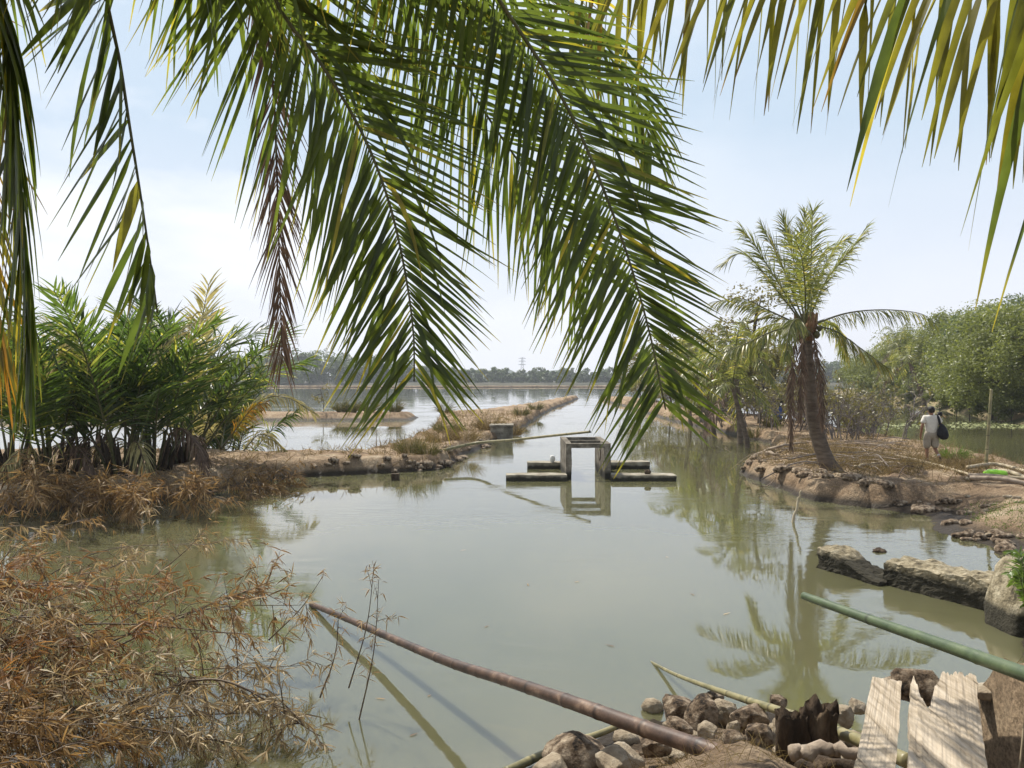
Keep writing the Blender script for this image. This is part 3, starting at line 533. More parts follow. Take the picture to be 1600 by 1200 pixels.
def nut(p, r, parent, name='coconut'):
    bm = bmesh.new(); bmesh.ops.create_icosphere(bm, subdivisions=2, radius=r)
    for v in bm.verts: v.co.z *= 1.2; v.co.xy *= (1.0 - 0.18 * max(0, -v.co.z / r))
    mb = MB(); mb.add([v.co + p for v in bm.verts], [[x.index for x in f.verts] for f in bm.faces]); bm.free(); return mb.build(name, M['husk'], parent)
for k in range(6): nut(CP + Vector((rnd.uniform(-.05, .35), -rnd.uniform(.1, .3), -rnd.uniform(-.02, .25))), rnd.uniform(.07, .095), palm)

def rand_palm(loc, ht, lean, Ln, nf, seed, label, group, rl=2.6, tr=0.12, drp=1.0):
    rnd = random.Random(seed); loc = Vector(loc); root = empty('coconut_palm', loc, label, 'palm tree', group)
    top = loc + Vector((lean[0], lean[1], ht)); mb = MB(); ring_trunk(mb, [loc - Vector((0, 0, .3)), loc + Vector((lean[0] * .25, lean[1] * .25, ht * .35)), loc + Vector((lean[0] * .7, lean[1] * .7, ht * .72)), top], tr * 1.2, tr * .85, 9, 1.5, 0.14, seed); mb.build('trunk', M['bark'], root)
    for i in range(nf):
        az = 2.4 * i + rnd.uniform(-.3, .3); el = R(lerp(78, -35, (i / max(1, nf - 1)) ** 0.9)); ll = rl * rnd.uniform(.8, 1.1)
        d = Vector((math.cos(az) * math.cos(el), math.sin(az) * math.cos(el), math.sin(el)))
        p1 = top + d * ll * .45; p2 = top + d * ll * .8 - Vector((0, 0, .14 * ll * drp)); p3 = top + d * ll * 1.05 - Vector((0, 0, .38 * ll * drp))
        dead = el < R(-28)
        frond(root, spline([top, p1, p2, p3], 24), d.cross(Vector((-math.sin(az), math.cos(az), 0))) * -1 if False else Vector((-d.x * .6, -d.y * .6, 1)), Ln, 34, 0.055, mats=('frond_dead', 'rachis_dead') if dead else ('palm_far', 'rachis'), alpha=(64, 24), phi=-8, droop=0.9, t0=0.18, jit=0.12, seg=3, fold=0, r=(0.03, 0.006), rings=4, seed=seed * 40 + i)
    return root
def L3(u, v, D): p = P(u, v, D); p.z = gz(p.x, p.y); return p
gp = 'coconut palms along the mangrove spit'
rand_palm(L3(1158, 672, 36), 4.9, (-.3, 0, 0), .7, 15, 61, 'slim coconut palm just left of and behind the tall leaning palm', gp, 2.5)
rand_palm(L3(1172, 676, 34), 3.4, (-.7, .3, 0), .65, 13, 66, 'young coconut palm leaning left just beside the slim palm', gp, 2.2, .1)
rand_palm(L3(1100, 668, 43), 4.2, (.5, 0, 0), .7, 13, 67, 'thin coconut palm leaning right, seen through the central frond', gp, 2.4, .1)
rand_palm(L3(1120, 665, 41), 3.8, (-1.0, .5, 0), .75, 14, 62, 'coconut palm with a slanting trunk partly hidden by the central frond', gp, 2.7)
rand_palm(L3(1080, 655, 50), 4.6, (-.6, 0, 0), .8, 13, 63, 'coconut palm farthest back on the spit, behind the central frond tip', gp, 2.8)
def L4(u, v, D): p = P(u, v, D); p.z = max(0.2, rbz(p.x, p.y)); return p
gp2 = 'small palms on the right bank'
rand_palm(L4(1446, 622, 79), 4.6, (-2.0, -.6, 0), 1.0, 16, 64, 'curved coconut palm leaning over the channel on the right bank', gp2, 3.6, .16)
rand_palm(L4(1416, 610, 91), 7.0, (-.8, 0, 0), 1.1, 13, 65, 'bushy palm behind the curved one on the right bank', gp2, 3.8, .16)

# ------------------------------------------------------------------ nipa palms on the left bank
def nipa(loc, nf, ht, seed, label, pale=(), spread=1.0, dark=False):
    rnd = random.Random(seed); loc = Vector(loc); root = empty('nipa_palm', loc, label, 'palm tree', 'nipa palms on the left bank')
    for i in range(nf):
        az = 2.399 * i + rnd.uniform(-.4, .4); ti = rnd.uniform(.08, .72) * spread; ll = ht * rnd.uniform(.75, 1.1)
        d = Vector((math.cos(az) * math.sin(ti), math.sin(az) * math.sin(ti), math.cos(ti))); h = Vector((math.cos(az), math.sin(az), 0))
        b = loc + h * rnd.uniform(.05, .35) - Vector((0, 0, .15)); cv = rnd.uniform(.08, .34) * ll * spread
        pth = spline([b, b + d * ll * .4, b + d * ll * .72 + h * cv * .35, b + d * ll + h * cv - Vector((0, 0, cv * .55))], 30)
        pl = rnd.random() < 0.1 or i in pale
        frond(root, pth, Vector((-h.x, -h.y, .55)) + Vector((rnd.gauss(0, .3), rnd.gauss(0, .3), 0)), 1.1, 46, 0.062, mats=('nipa_pale', 'rachis') if pl else ('nipa', 'rachis'), alpha=(62, 30), phi=6, droop=rnd.uniform(.12, .5), t0=rnd.uniform(.26, .40), jit=0.07, seg=4, fold=0, r=(0.045, 0.008), rings=5, seed=seed * 50 + i, yel=0.06, vr=(0, 0.9) if rnd.random() < .7 else (.5, .95))
    for i in range(2):
        az = rnd.uniform(3.4, 6.0); h = Vector((math.cos(az), math.sin(az), 0)); b = loc + h * .25; ll = rnd.uniform(1.3, 2.2)
        frond(root, spline([b, b + h * ll * .35 + Vector((0, 0, ll * .55)), b + h * ll * .8 + Vector((0, 0, ll * .45)), b + h * ll * 1.1 + Vector((0, 0, .12))], 24), Vector((0, -.3, 1)), .7, 34, .04, mats=('frond_dead' if i % 2 else 'nipa_pale', 'rachis_dead'), alpha=(54, 22), phi=-20, droop=1.5, t0=.25, jit=.14, seg=4, fold=0, r=(.03, .006), rings=4, seed=seed * 70 + i, miss=.15, label='withered drooping frond')
    mb = MB()
    for k in range(9):
        an = rnd.uniform(0, 6.28); rr = rnd.uniform(.1, .45); b = loc + Vector((math.cos(an) * rr, math.sin(an) * rr, -.2)); tube(mb, [b, b + Vector((math.cos(an) * .1, math.sin(an) * .1, .5)), b + Vector((math.cos(an) * .25, math.sin(an) * .25, rnd.uniform(.8, 1.3)))], [.08, .06, .02], 6)
    mb.build('dead_sheath', M['rotten'], root); return root
nl = [((20, 742), 9, 4.0, 'nipa palm at the left edge behind the hanging dark frond', 1.0), ((85, 748), 10, 4.6, 'dense nipa palm second from the left edge', 1.0), ((140, 742), 9, 4.5, 'nipa palm with bright fronds left of the middle of the clump', .9),
      ((195, 738), 10, 5.0, 'nipa palm under the tip of the ragged hanging frond', .8), ((240, 742), 9, 4.4, 'nipa palm in the middle of the clump', .9), ((290, 740), 10, 5.3, 'tallest nipa palm with its topmost frond against the sky', .8),
      ((318, 744), 9, 4.2, 'nipa palm right of the tallest one', .45), ((352, 745), 9, 4.3, 'rightmost upright nipa palm at the edge of the bank', .5)]
for i, ((u, v), nf, ht, lb, sp) in enumerate(nl):
    p = G(u, v); p.y += 1.4 * (i % 3) - .4; p.x = (u - 800) / FP * p.y; p.z = gz(p.x, p.y); nipa(p, nf + 2, ht * 1.04, 70 + i, lb, spread=sp)
# low spreading nipa in front with pale and orange fronds bending over the water
b = P(345, 748, G(345, 748).y - 1.2); b.z = gz(b.x, b.y); root = empty('nipa_palm', b, 'low spreading nipa palm with pale and orange fronds bent over the water', 'palm tree', 'nipa palms on the left bank')
DN = b.y
for i, (pts, mt, lb) in enumerate([([P(372, 665, DN - .3), P(410, 625, DN - .6), P(450, 622, DN - .9), P(494, 648, DN - 1.1)], 'nipa_pale', 'pale frond arching out over the water'), ([P(362, 680, DN - .6), P(392, 640, DN - 1), P(418, 628, DN - 1.3)], 'frond_orange', 'orange frond'), ([P(385, 712, DN), P(425, 672, DN - .2), P(470, 638, DN - .3)], 'nipa', None),
      ([P(375, 708, DN - .3), P(408, 678, DN - .8), P(446, 705, DN - 1.2)], 'nipa_pale', None), ([P(335, 680, DN - .8), P(308, 650, DN - 1.4), P(272, 658, DN - 1.8)], 'nipa_pale', 'pale drooping frond'), ([P(362, 690, DN + 1.6), P(382, 580, DN + 2), P(402, 520, DN + 2.4)], 'nipa', None), ([P(352, 650, DN + 1.6), P(350, 570, DN + 2), P(366, 510, DN + 2.2)], 'nipa', None)]):
    frond(root, spline([b] + pts, 30), (.15, -1, .35), 0.62, 42, 0.042, mats=(mt, 'rachis'), alpha=(58, 24), phi=-12, droop=1.4, t0=.3, jit=.1, seg=4, fold=0, r=(.035, .006), rings=5, seed=900 + i, label=lb)

# ------------------------------------------------------------------ trees and shrubs
def leaf_cloud(mb, cs, rs, per, size, seed, flat=0.8, up=0.6):
    g = np.random.default_rng(seed); vs = []; a = []
    for c, r in zip(cs, rs):
        d = g.normal(size=(per, 3)); d /= np.linalg.norm(d, axis=1)[:, None]; rad = r * g.uniform(.25, 1.05, (per, 1)) ** .5
        p = np.array(c) + d * rad * np.array([1, 1, flat])
        nrm = d * .5 + g.normal(size=(per, 3)) * .55 + np.array([0, 0, up]); nrm /= np.linalg.norm(nrm, axis=1)[:, None]
        t = np.cross(nrm, g.normal(size=(per, 3))); t /= np.linalg.norm(t, axis=1)[:, None]; b = np.cross(nrm, t)
        s = size * g.uniform(.6, 1.35, (per, 1))
        q4 = np.stack([p - t * s, p + b * s * .42, p + t * s, p - b * s * .42], 1); vs.append(q4.reshape(-1, 3))
        base = g.uniform(0, .75); a.append(np.repeat(np.clip(base + g.normal(0, .16, per), 0, 1), 4))
    vs = np.concatenate(vs); a = np.concatenate(a); n = len(vs) // 4; o = len(mb.V)
    mb.V.extend(map(tuple, vs)); mb.F.extend((o + 4 * i, o + 4 * i + 1, o + 4 * i + 2, o + 4 * i + 3) for i in range(n)); mb.a.extend(a.tolist()); mb.e.extend([0.0] * len(vs))
def tree(loc, h, r, seed, label, group, mat='tree', clumps=46, per=150, size=.2, name='broadleaf_tree', cat='tree', low=0.25, crad=.33):
    rnd = random.Random(seed); loc = Vector(loc); root = empty(name, loc, label, cat, group)
    mb = MB(); top = loc + Vector((rnd.uniform(-.1, .1) * h, 0, h * .75)); mid = loc + Vector((rnd.uniform(-.05, .05) * h, 0, h * .35))
    tube(mb, spline([loc - Vector((0, 0, .4)), mid, top], 10), [lerp(.03 * h * .5, .006 * h, i / 10) for i in range(11)], 7)
    cs = []; rs = []
    for k in range(clumps):
        z = rnd.uniform(low, 1); wz = math.sqrt(max(0.05, 1 - ((z - .55) / .55) ** 2)); an = rnd.uniform(0, 6.28); rr = r * wz * rnd.uniform(.35, 1.0)
        c = loc + Vector((math.cos(an) * rr, math.sin(an) * rr, z * h * rnd.uniform(.9, 1.05))); cs.append(tuple(c)); rs.append(r * crad * rnd.uniform(.6, 1.3))
        if k % 5 == 0: st = mid.lerp(top, rnd.random()); tube(mb, [st, st.lerp(c, .5) + Vector((0, 0, .1 * h * .3)), c], [.012 * h, .008 * h, .003 * h], 5)
    mb.build('trunk', M['trunk'], root); ml = MB(); leaf_cloud(ml, cs, rs, per, size, seed); ml.build('crown', M[mat], root, smooth=False); return root
gt = 'trees massed on the right bank'
protos = [tree((0, 0, 0), 7.5, 4.2, 401, 'x', gt, clumps=66, per=270, size=.135), tree((0, 0, 0), 6.5, 4.4, 402, 'x', gt, clumps=66, per=270, size=.135), tree((0, 0, 0), 8.0, 3.8, 403, 'x', gt, clumps=66, per=270, size=.135, mat='tree_dark')]
tl = [  # u, D, top row, proto, label
 (1640, 52, 478, 0, 'broadleaf tree cut by the right edge above the grassy bank'), (1590, 60, 476, 1, 'round broadleaf tree highest at the right edge'), (1550, 57, 520, 0, 'broadleaf tree low above the grassy bank beside the thin stake'),
 (1540, 70, 484, 2, 'dark broadleaf tree on the slope above the bamboo stake'), (1528, 68, 515, 1, 'broadleaf tree on the bank above the rounded bush'), (1490, 90, 492, 0, 'broadleaf tree near the top of the wooded slope'),
 (1462, 98, 530, 2, 'dark broadleaf tree beside the curved palm'), (1440, 104, 510, 1, 'broadleaf tree where the wooded slope starts to fall left'), (1400, 108, 532, 0, 'broadleaf tree on the slope behind the two bank palms'),
 (1372, 115, 540, 1, 'broadleaf tree at the left foot of the wooded slope'), (1345, 128, 545, 0, 'farthest broadleaf tree at the end of the channel'), (1620, 72, 462, 2, 'dark broadleaf tree peeping over the right edge of the wood'), (1570, 84, 474, 1, 'broadleaf tree on the ridge at right'), (1520, 100, 484, 0, 'broadleaf tree on the ridge top of the wooded slope')]
used = set()
for i, (u, D, vt, k, lb) in enumerate(tl):
    o = protos[k] if k not in used else copy_tree(protos[k]); used.add(k)
    p = P(u, 600, D); p.z = max(.2, rbz(p.x, p.y)); hh = (H + (HV - vt - 11) / FP * D) - p.z; s = hh / [7.5, 6.5, 8.0][k]
    o.location = p; o.scale = (max(s, .85) * 1.05, max(s, .85), s); o.rotation_euler = (0, 0, i * 1.9); o['label'] = lb
# bushes along the foot of the bank
gb = 'bushes at the foot of the right bank'
bp = tree((0, 0, 0), 2.6, 1.7, 411, 'rounded bright bush on the right bank behind the walking person', gb, clumps=34, per=120, size=.13, name='bush', cat='bush', low=.1)
bl = [(1515, 60, 1.0, 'rounded bright bush on the right bank behind the walking person'), (1468, 75, .8, 'bush at the water edge beside the curved palm'), (1580, 54, .8, 'bush at the right edge above the dirt slope'), (1395, 96, 1.2, 'bush at the water edge left of the bank palms'), (1360, 112, 1.3, 'farthest bush at the end of the channel'), (1545, 64, 1.3, 'dark bush under the trees right of the rounded bush'), (1494, 66, .9, 'bush between the rounded bush and the curved palm'), (1428, 88, 1.0, 'bush behind the trunk of the curved palm')]
for i, (u, D, s, lb) in enumerate(bl):
    o = bp if i == 0 else copy_tree(bp); p = P(u, 600, D); p.z = max(.1, rbz(p.x, p.y)); o.location = p; o.scale = (s * 1.1, s, s); o.rotation_euler = (0, 0, i * 1.3); o['label'] = lb

# mangrove spit: leafy trees and bare shrubs
gm = 'mangrove trees along the spit'
for i, (u, v, D, h, r, lb) in enumerate([(1185, 640, 44, 8.0, 2.4, 'thin mangrove tree with sparse round leaves behind the tall palm'), (1095, 640, 60, 6.5, 2.8, 'mangrove tree behind the tip of the central frond'), (1050, 640, 72, 6.2, 3.0, 'mangrove tree low behind the central frond'), (1000, 635, 88, 5.6, 3.0, 'farthest mangrove tree at the end of the spit'), (1330, 640, 52, 4.6, 2.6, 'grey green mangrove bush right of the tall palm'), (1240, 640, 56, 5.0, 2.8, 'mangrove bush behind the hanging dead fronds')]):
    p = P(u, v, D); p.x = min(max(p.x, 12.6), 17.2); p.z = gz(p.x, p.y); tree(p, h, r, 420 + i, lb, gm, 'mangrove', 26 if i == 0 else 40, 55 if i == 0 else 110, .12 if i < 1 else .16, 'mangrove_tree', 'tree', .55 if i == 0 else .15)
def branchy(mb, p, d, ln, r, depth, rnd, tips=None):
    q1 = p + d * ln * .5 + Vector((rnd.gauss(0, .06), rnd.gauss(0, .06), rnd.gauss(0, .04))) * ln; e = p + d * ln + Vector((rnd.gauss(0, .1), rnd.gauss(0, .1), rnd.gauss(0, .06))) * ln
    tube(mb, [p, q1, e], [r, r * .8, r * .6], 4 if depth < 2 else 5, rnd.random(), cap=False)
    if tips is not None and depth <= 1: tips.append(e)
    if depth == 0: return
    for k in range(rnd.choice((2, 2, 3))):
        nd = (d + Vector((rnd.gauss(0, .55), rnd.gauss(0, .55), rnd.gauss(.05, .4)))).normalized(); branchy(mb, p.lerp(e, rnd.uniform(.45, 1)), nd, ln * rnd.uniform(.55, .85), r * .62, depth - 1, rnd, tips)
def bare_shrub(seed, h, label, group, nst=9, leaf=0.0):
    rnd = random.Random(seed); root = empty('bare_shrub', (0, 0, 0), label, 'shrub', group); mb = MB(); tips = []
    for k in range(nst):
        an = rnd.uniform(0, 6.28); b = Vector((math.cos(an) * rnd.uniform(.1, .9), math.sin(an) * rnd.uniform(.1, .9), -.15)); branchy(mb, b, Vector((math.cos(an) * rnd.uniform(.1, .7), math.sin(an) * rnd.uniform(.1, .7), 1)).normalized(), h * rnd.uniform(.3, .42), .028, 4, rnd, tips)
    mb.build('stems', M['twig'], root)
    if leaf:
        ml = MB(); sel = [tuple(t) for t in tips if rnd.random() < leaf]; leaf_cloud(ml, sel, [.18] * len(sel), 5, .07, seed); ml.build('leaves', M['mangrove'], root, smooth=False)
    return root
gs = 'bare grey mangrove shrubs on the spit'
sp = [bare_shrub(501, 2.6, 's', gs, 9, .3), bare_shrub(502, 2.9, 's', gs, 10, .5), bare_shrub(503, 2.1, 's', gs, 11, .12)]
used = set(); rnd = random.Random(77)
spots = [(1190, 40), (1225, 38), (1300, 37), (1335, 36), (1365, 37), (1205, 47), (1320, 44), (1290, 47), (1355, 45), (1180, 52), (1140, 50), (1110, 56), (1395, 41), (1150, 60), (1250, 43), (1345, 32), (1312, 31.5), (1375, 34), (1085, 64), (1060, 74), (1030, 84), (1270, 52), (1130, 44), (1100, 48)]
for i, (u, D) in enumerate(spots):
    k = i % 3; o = sp[k] if k not in used else copy_tree(sp[k]); used.add(k)
    p = P(u, 600, D); p.x = min(max(p.x, 12.3), 17.3); p.z = gz(p.x, p.y); s = rnd.uniform(.85, 1.35) * (.8 if D < 34 else 1); o.location = p; o.scale = (s, s, s * rnd.uniform(.9, 1.2)); o.rotation_euler = (0, 0, rnd.uniform(0, 6.28)); o['label'] = 'leafless grey mangrove shrub in the tangle behind the tall leaning palm'

# far woods
def wood(name, u0, u1, D, tops, seed, size, mat, dens=1.0):
    rnd = random.Random(seed); mb = MB(); cs = []; rs = []; u = u0
    while u < u1:
        vt = np.interp(u, [t[0] for t in tops], [t[1] for t in tops]) + rnd.uniform(-6, 12); d = D + rnd.uniform(0, 45)
        top = H + (HV - vt) / FP * d; x = (u - 800) / FP * d; r = top * rnd.uniform(.22, .34)
        for k in range(9):
            z = rnd.uniform(.12, .95) * top; rr = r * (1.0 if z < top * .7 else .65); cs.append((x + rnd.uniform(-rr, rr), d + rnd.uniform(-r, r), z)); rs.append(r * rnd.uniform(.4, .75))
        tube(mb, [(x, d, 0), (x + rnd.uniform(-1, 1), d, top * .7)], [.3, .15], 5)
        u += rnd.uniform(5, 11) / dens
    leaf_cloud(mb, cs, rs, 46, size, seed)
    return tag(mb.build(name, M[mat], smooth=False), 'hazy wood of tall trees standing along the far left shore' if seed == 1 else 'long low hazy belt of trees along the far shore', 'wood', kind='stuff')
wood('far_wood', -420, 600, 405, [(-420, 560), (300, 556), (440, 553), (470, 548), (520, 552), (590, 560), (600, 565)], 1, .95, 'tree_dark', 1.8)
wood('far_tree_belt', 590, 1420, 425, [(590, 570), (640, 568), (700, 578), (800, 578), (900, 580), (1100, 574), (1420, 560)], 2, .8, 'tree_dark', 2.2)

# pylon
pb = P(816, 596, 620); pb.z = 1.0
py = empty('transmission_tower', pb, 'slender lattice transmission tower rising above the far tree belt', 'pylon')
mb = MB(); ht = 19.5
def leg(z): return lerp(1.9, .35, z / ht)
for sx_ in (-1, 1):
    for sy_ in (-1, 1): tube(mb, [pb + Vector((sx_ * leg(z), sy_ * leg(z), z)) for z in (0, ht)], .14, 5)
for i in range(8):
    z0, z1 = ht * i / 8, ht * (i + 1) / 8
    for sy_ in (-1, 1):
        tube(mb, [pb + Vector((-leg(z0), sy_ * leg(z0), z0)), pb + Vector((leg(z1), sy_ * leg(z1), z1))], .09, 4); tube(mb, [pb + Vector((leg(z0), sy_ * leg(z0), z0)), pb + Vector((-leg(z1), sy_ * leg(z1), z1))], .09, 4)
mb.build('mast', M['steel'], py)
for z in (13.5, 16.2, 18.6):
    mb = MB(); tube(mb, [pb + Vector((-3.0, 0, z)), pb + Vector((0, 0, z + .6)), pb + Vector((3.0, 0, z))], .14, 5); tube(mb, [pb + Vector((-3, 0, z)), pb + Vector((3, 0, z))], .11, 5); mb.build('crossarm', M['steel'], py)

# ------------------------------------------------------------------ sluice gate
def rough_mesh(mb, amp, seed, sc=6.0):
    v = np.array(mb.V); n = np.stack([noise3(v * sc, seed + k, 3) for k in (0, 11, 23)], -1); mb.V = list(map(tuple, v + n * amp))
def sub_box(x0, x1, y0, y1, z0, z1, st=.12, amp=.03, seed=0, top=None):
    # a box of many facets, roughened; top(t) scales the height along x
    ni, nj, nk = (max(1, int(round(abs(b - a) / st))) for a, b in ((x0, x1), (y0, y1), (z0, z1)))
    bm = bmesh.new(); vmap = {}
    def vt(i, j, k):
        if (i, j, k) not in vmap:
            zt = z1 if top is None else z0 + (z1 - z0) * top(i / ni)
            vmap[(i, j, k)] = bm.verts.new((lerp(x0, x1, i / ni), lerp(y0, y1, j / nj), lerp(z0, zt, k / nk)))
        return vmap[(i, j, k)]
    for i in range(ni):
        for j in range(nj):
            bm.faces.new((vt(i, j, 0), vt(i, j + 1, 0), vt(i + 1, j + 1, 0), vt(i + 1, j, 0))); bm.faces.new((vt(i, j, nk), vt(i + 1, j, nk), vt(i + 1, j + 1, nk), vt(i, j + 1, nk)))
        for k in range(nk):
            bm.faces.new((vt(i, 0, k), vt(i + 1, 0, k), vt(i + 1, 0, k + 1), vt(i, 0, k + 1))); bm.faces.new((vt(i, nj, k), vt(i, nj, k + 1), vt(i + 1, nj, k + 1), vt(i + 1, nj, k)))
    for j in range(nj):
        for k in range(nk):
            bm.faces.new((vt(0, j, k), vt(0, j, k + 1), vt(0, j + 1, k + 1), vt(0, j + 1, k))); bm.faces.new((vt(ni, j, k), vt(ni, j + 1, k), vt(ni, j + 1, k + 1), vt(ni, j, k + 1)))
    bm.verts.index_update(); mb = MB(); mb.add([v.co for v in bm.verts], [[v.index for v in f.verts] for f in bm.faces]); bm.free()
    if amp: rough_mesh(mb, amp, seed, 4.0)
    return mb
Y0, Y1 = 23.3, 26.1; XL, XR = 1.64, 3.0; ZT = 1.10
sg = empty('sluice_gate', ((XL + XR) / 2, 24.8, 0), 'weathered concrete sluice gate frame with low wing walls standing in the water', 'sluice gate')
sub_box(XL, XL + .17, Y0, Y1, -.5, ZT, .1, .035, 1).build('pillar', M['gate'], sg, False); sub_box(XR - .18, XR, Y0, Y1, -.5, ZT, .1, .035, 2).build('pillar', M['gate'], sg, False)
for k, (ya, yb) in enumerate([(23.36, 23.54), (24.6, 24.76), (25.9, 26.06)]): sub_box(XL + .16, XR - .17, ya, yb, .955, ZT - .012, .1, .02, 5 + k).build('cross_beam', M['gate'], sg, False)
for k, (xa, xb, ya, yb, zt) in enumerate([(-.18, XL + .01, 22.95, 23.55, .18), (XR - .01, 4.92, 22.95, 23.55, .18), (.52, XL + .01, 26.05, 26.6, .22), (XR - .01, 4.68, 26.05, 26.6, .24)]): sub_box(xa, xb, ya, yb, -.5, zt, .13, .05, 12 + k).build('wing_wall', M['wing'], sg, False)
mb = MB(); tube(mb, spline([(2.68, 23.36, .9), (2.69, 23.36, .75), (2.66, 23.36, .58)], 6), .012, 5); mb.build('hanging_wire', M['rotten'], sg)

def blob(loc, size, mat, name, seed=0, amp=.35, sub=3, sc=2.0, parent=None, rot=0.0, smooth=True):
    bm = bmesh.new(); bmesh.ops.create_icosphere(bm, subdivisions=sub, radius=1.0); v = np.array([x.co for x in bm.verts]); f = [[x.index for x in t.verts] for t in bm.faces]; bm.free()
    n = noise3(v * sc + seed * 3.7, seed, 4); n2 = noise3(v * sc * 4 + seed, seed + 5, 2); v = v * (1 + amp * n * 2 + amp * .6 * n2)[:, None]
    if mat in ('rock', 'rock_pale', 'ruin'):
        g = np.random.default_rng(seed * 7 + 1)
        for _ in range(11):
            d = g.normal(size=3); d /= np.linalg.norm(d); ex = np.maximum(0, v @ d - g.uniform(.55, .82)); v = v - ex[:, None] * d * .92
        v = v * (1 + amp * .5 * noise3(v * 5.5 + seed, seed + 9, 3) * np.clip(sub - 2, 0, 1))[:, None] * 1.15
    v = np.sign(v) * np.abs(v) ** .85 * np.array(size); c, s = math.cos(rot), math.sin(rot); v = np.stack([v[:, 0] * c - v[:, 1] * s, v[:, 0] * s + v[:, 1] * c, v[:, 2]], -1)
    mb = MB(); mb.add(v, f); o = mb.build(name, M[mat], parent, smooth)
    o.location = loc; return o
tag(blob((1.38, 26.2, .33), (.09, .07, .13), 'white_plastic', 'plastic_bundle', 2, .3), 'small white bundle resting on the back left wing wall of the sluice', 'litter')
tag(blob((4.1, 23.2, .25), (.09, .07, .08), 'rotten', 'mud_lump', 3, .4), 'dark lump lying on the front right wing wall of the sluice', 'lump')

def culm(name, path, r0, r1, mat, label, cat='bamboo pole', node=.35, group=None, n=12, seed=0, bands=None, cut=None):
    rnd = random.Random(seed); pl = spline(path, 60); ln = sum((pl[i + 1] - pl[i]).length for i in range(60)); m = max(40, int(ln / .025)); pl = resample(pl, m); rads = []; a = []
    nodes = []; s = rnd.uniform(.1, node)
    while s < ln: nodes.append(s); s += node * rnd.uniform(.8, 1.2)
    for i in range(m + 1):
        s = ln * i / m; r = lerp(r0, r1, i / m); dn = min([abs(s - x) for x in nodes] + [9]); k = 1 + .10 * math.exp(-(dn / .018) ** 2); rads.append(r * k)
        av = .75 if dn > .016 else .05 if s > min(nodes, key=lambda q_: abs(q_ - s)) else 1.0; a.append(av)
    mb = MB(); tube(mb, pl, rads, n, 0.5); mb.a = [x for x in a for _ in range(n)]
    o = mb.build(name, M[mat]); return tag(o, label, cat, group), pl, nodes
culm('bamboo_pole', [G(694, 703), P(745, 693, 28.5) + Vector((0, 0, .02)), P(800, 687.5, 26.6), P(860, 681, 25.2), P(922, 674.5, 24.0)], .055, .04, 'olive_bamboo', 'long pole bridging from the dike to the top of the sluice gate', node=.5, seed=3)

# concrete block on the dike
p = Wp(790, 690, 0); b = empty('retaining_block', p, 'low concrete outlet block set into the edge of the dike', 'concrete block'); sub_box(p.x - .75, p.x + .35, p.y + .2, p.y + 1.5, -.3, .72, .15, .04, 30).build('block', M['concrete'], b, False); sub_box(p.x - .8, p.x + .39, p.y + .14, p.y + 1.56, .715, .80, .15, .02, 31).build('coping', M['concrete'], b, False)

# stakes and posts in the water
p = Wp(617, 751, 0); mb = sub_box(p.x - .11, p.x + .11, p.y, p.y + .22, -.4, .2, .07, .03, 33); tag(mb.build('post_stump', M['rotten'], smooth=False), 'short dark post stump standing in the water below the dike', 'post')
def stick(name, pts, r, mat, label, cat, group=None, seed=0):
    rnd = random.Random(seed); mb = MB(); pl = spline(pts, 14); pl = [q_ + Vector((rnd.gauss(0, r * .25), rnd.gauss(0, r * .25), rnd.gauss(0, r * .25))) for q_ in pl]
    tube(mb, pl, [lerp(r, r * .6, i / 14) for i in range(15)], 7, rnd.random()); return tag(mb.build(name, M[mat]), label, cat, group)
w0 = Wp(586, 712, 0); stick('stake', [w0 - Vector((0, 0, .3)), w0 + Vector((.05, 0, .6)), P(588, 672, w0.y)], .02, 'stick', 'thin crooked stake standing in the pond behind the dike', 'stake')
w0 = Wp(1238, 816, 0); stick('stake', [w0 - Vector((.05, 0, .3)), w0.lerp(P(1252, 766, w0.y), .5), P(1252, 766, w0.y)], .035, 'pale_bamboo', 'short slanting stake poking from the water in front of the tall palm', 'stake')
w0 = G(1540, 735); culm('stake', [w0 - Vector((.03, 0, .3)), w0.lerp(P(1549, 608, w0.y), .5), P(1549, 608, w0.y)], .045, .035, 'olive_bamboo', 'upright bamboo stake on the spit right of the walking person', 'stake', seed=8)

# ------------------------------------------------------------------ grass, sticks and litter
def tuft(loc, h, r, n, seed, label, cat='grass tuft', group=None, mat='tuft', name='grass_tuft', w=.012):
    rnd = random.Random(seed); mb = MB(); loc = Vector(loc)
    for k in range(n):
        an = rnd.uniform(0, 6.28); rr = r * math.sqrt(rnd.random()) * .6; ti = rnd.uniform(.03, .75); d = Vector((math.cos(an) * math.sin(ti), math.sin(an) * math.sin(ti), math.cos(ti)))
        leaflet(mb, loc + Vector((math.cos(an) * rr, math.sin(an) * rr, -.05)), d, Vector((-math.sin(an) + rnd.gauss(0, .4), math.cos(an) + rnd.gauss(0, .4), .2)), h * rnd.uniform(.5, 1.1), w, rnd.uniform(.2, 1.4), rnd.random(), 0, rnd.uniform(.5, 1), 4, 0)
    o = mb.build(name, M[mat]); return tag(o, label, cat, group)
gd = 'grass tufts on the dike'
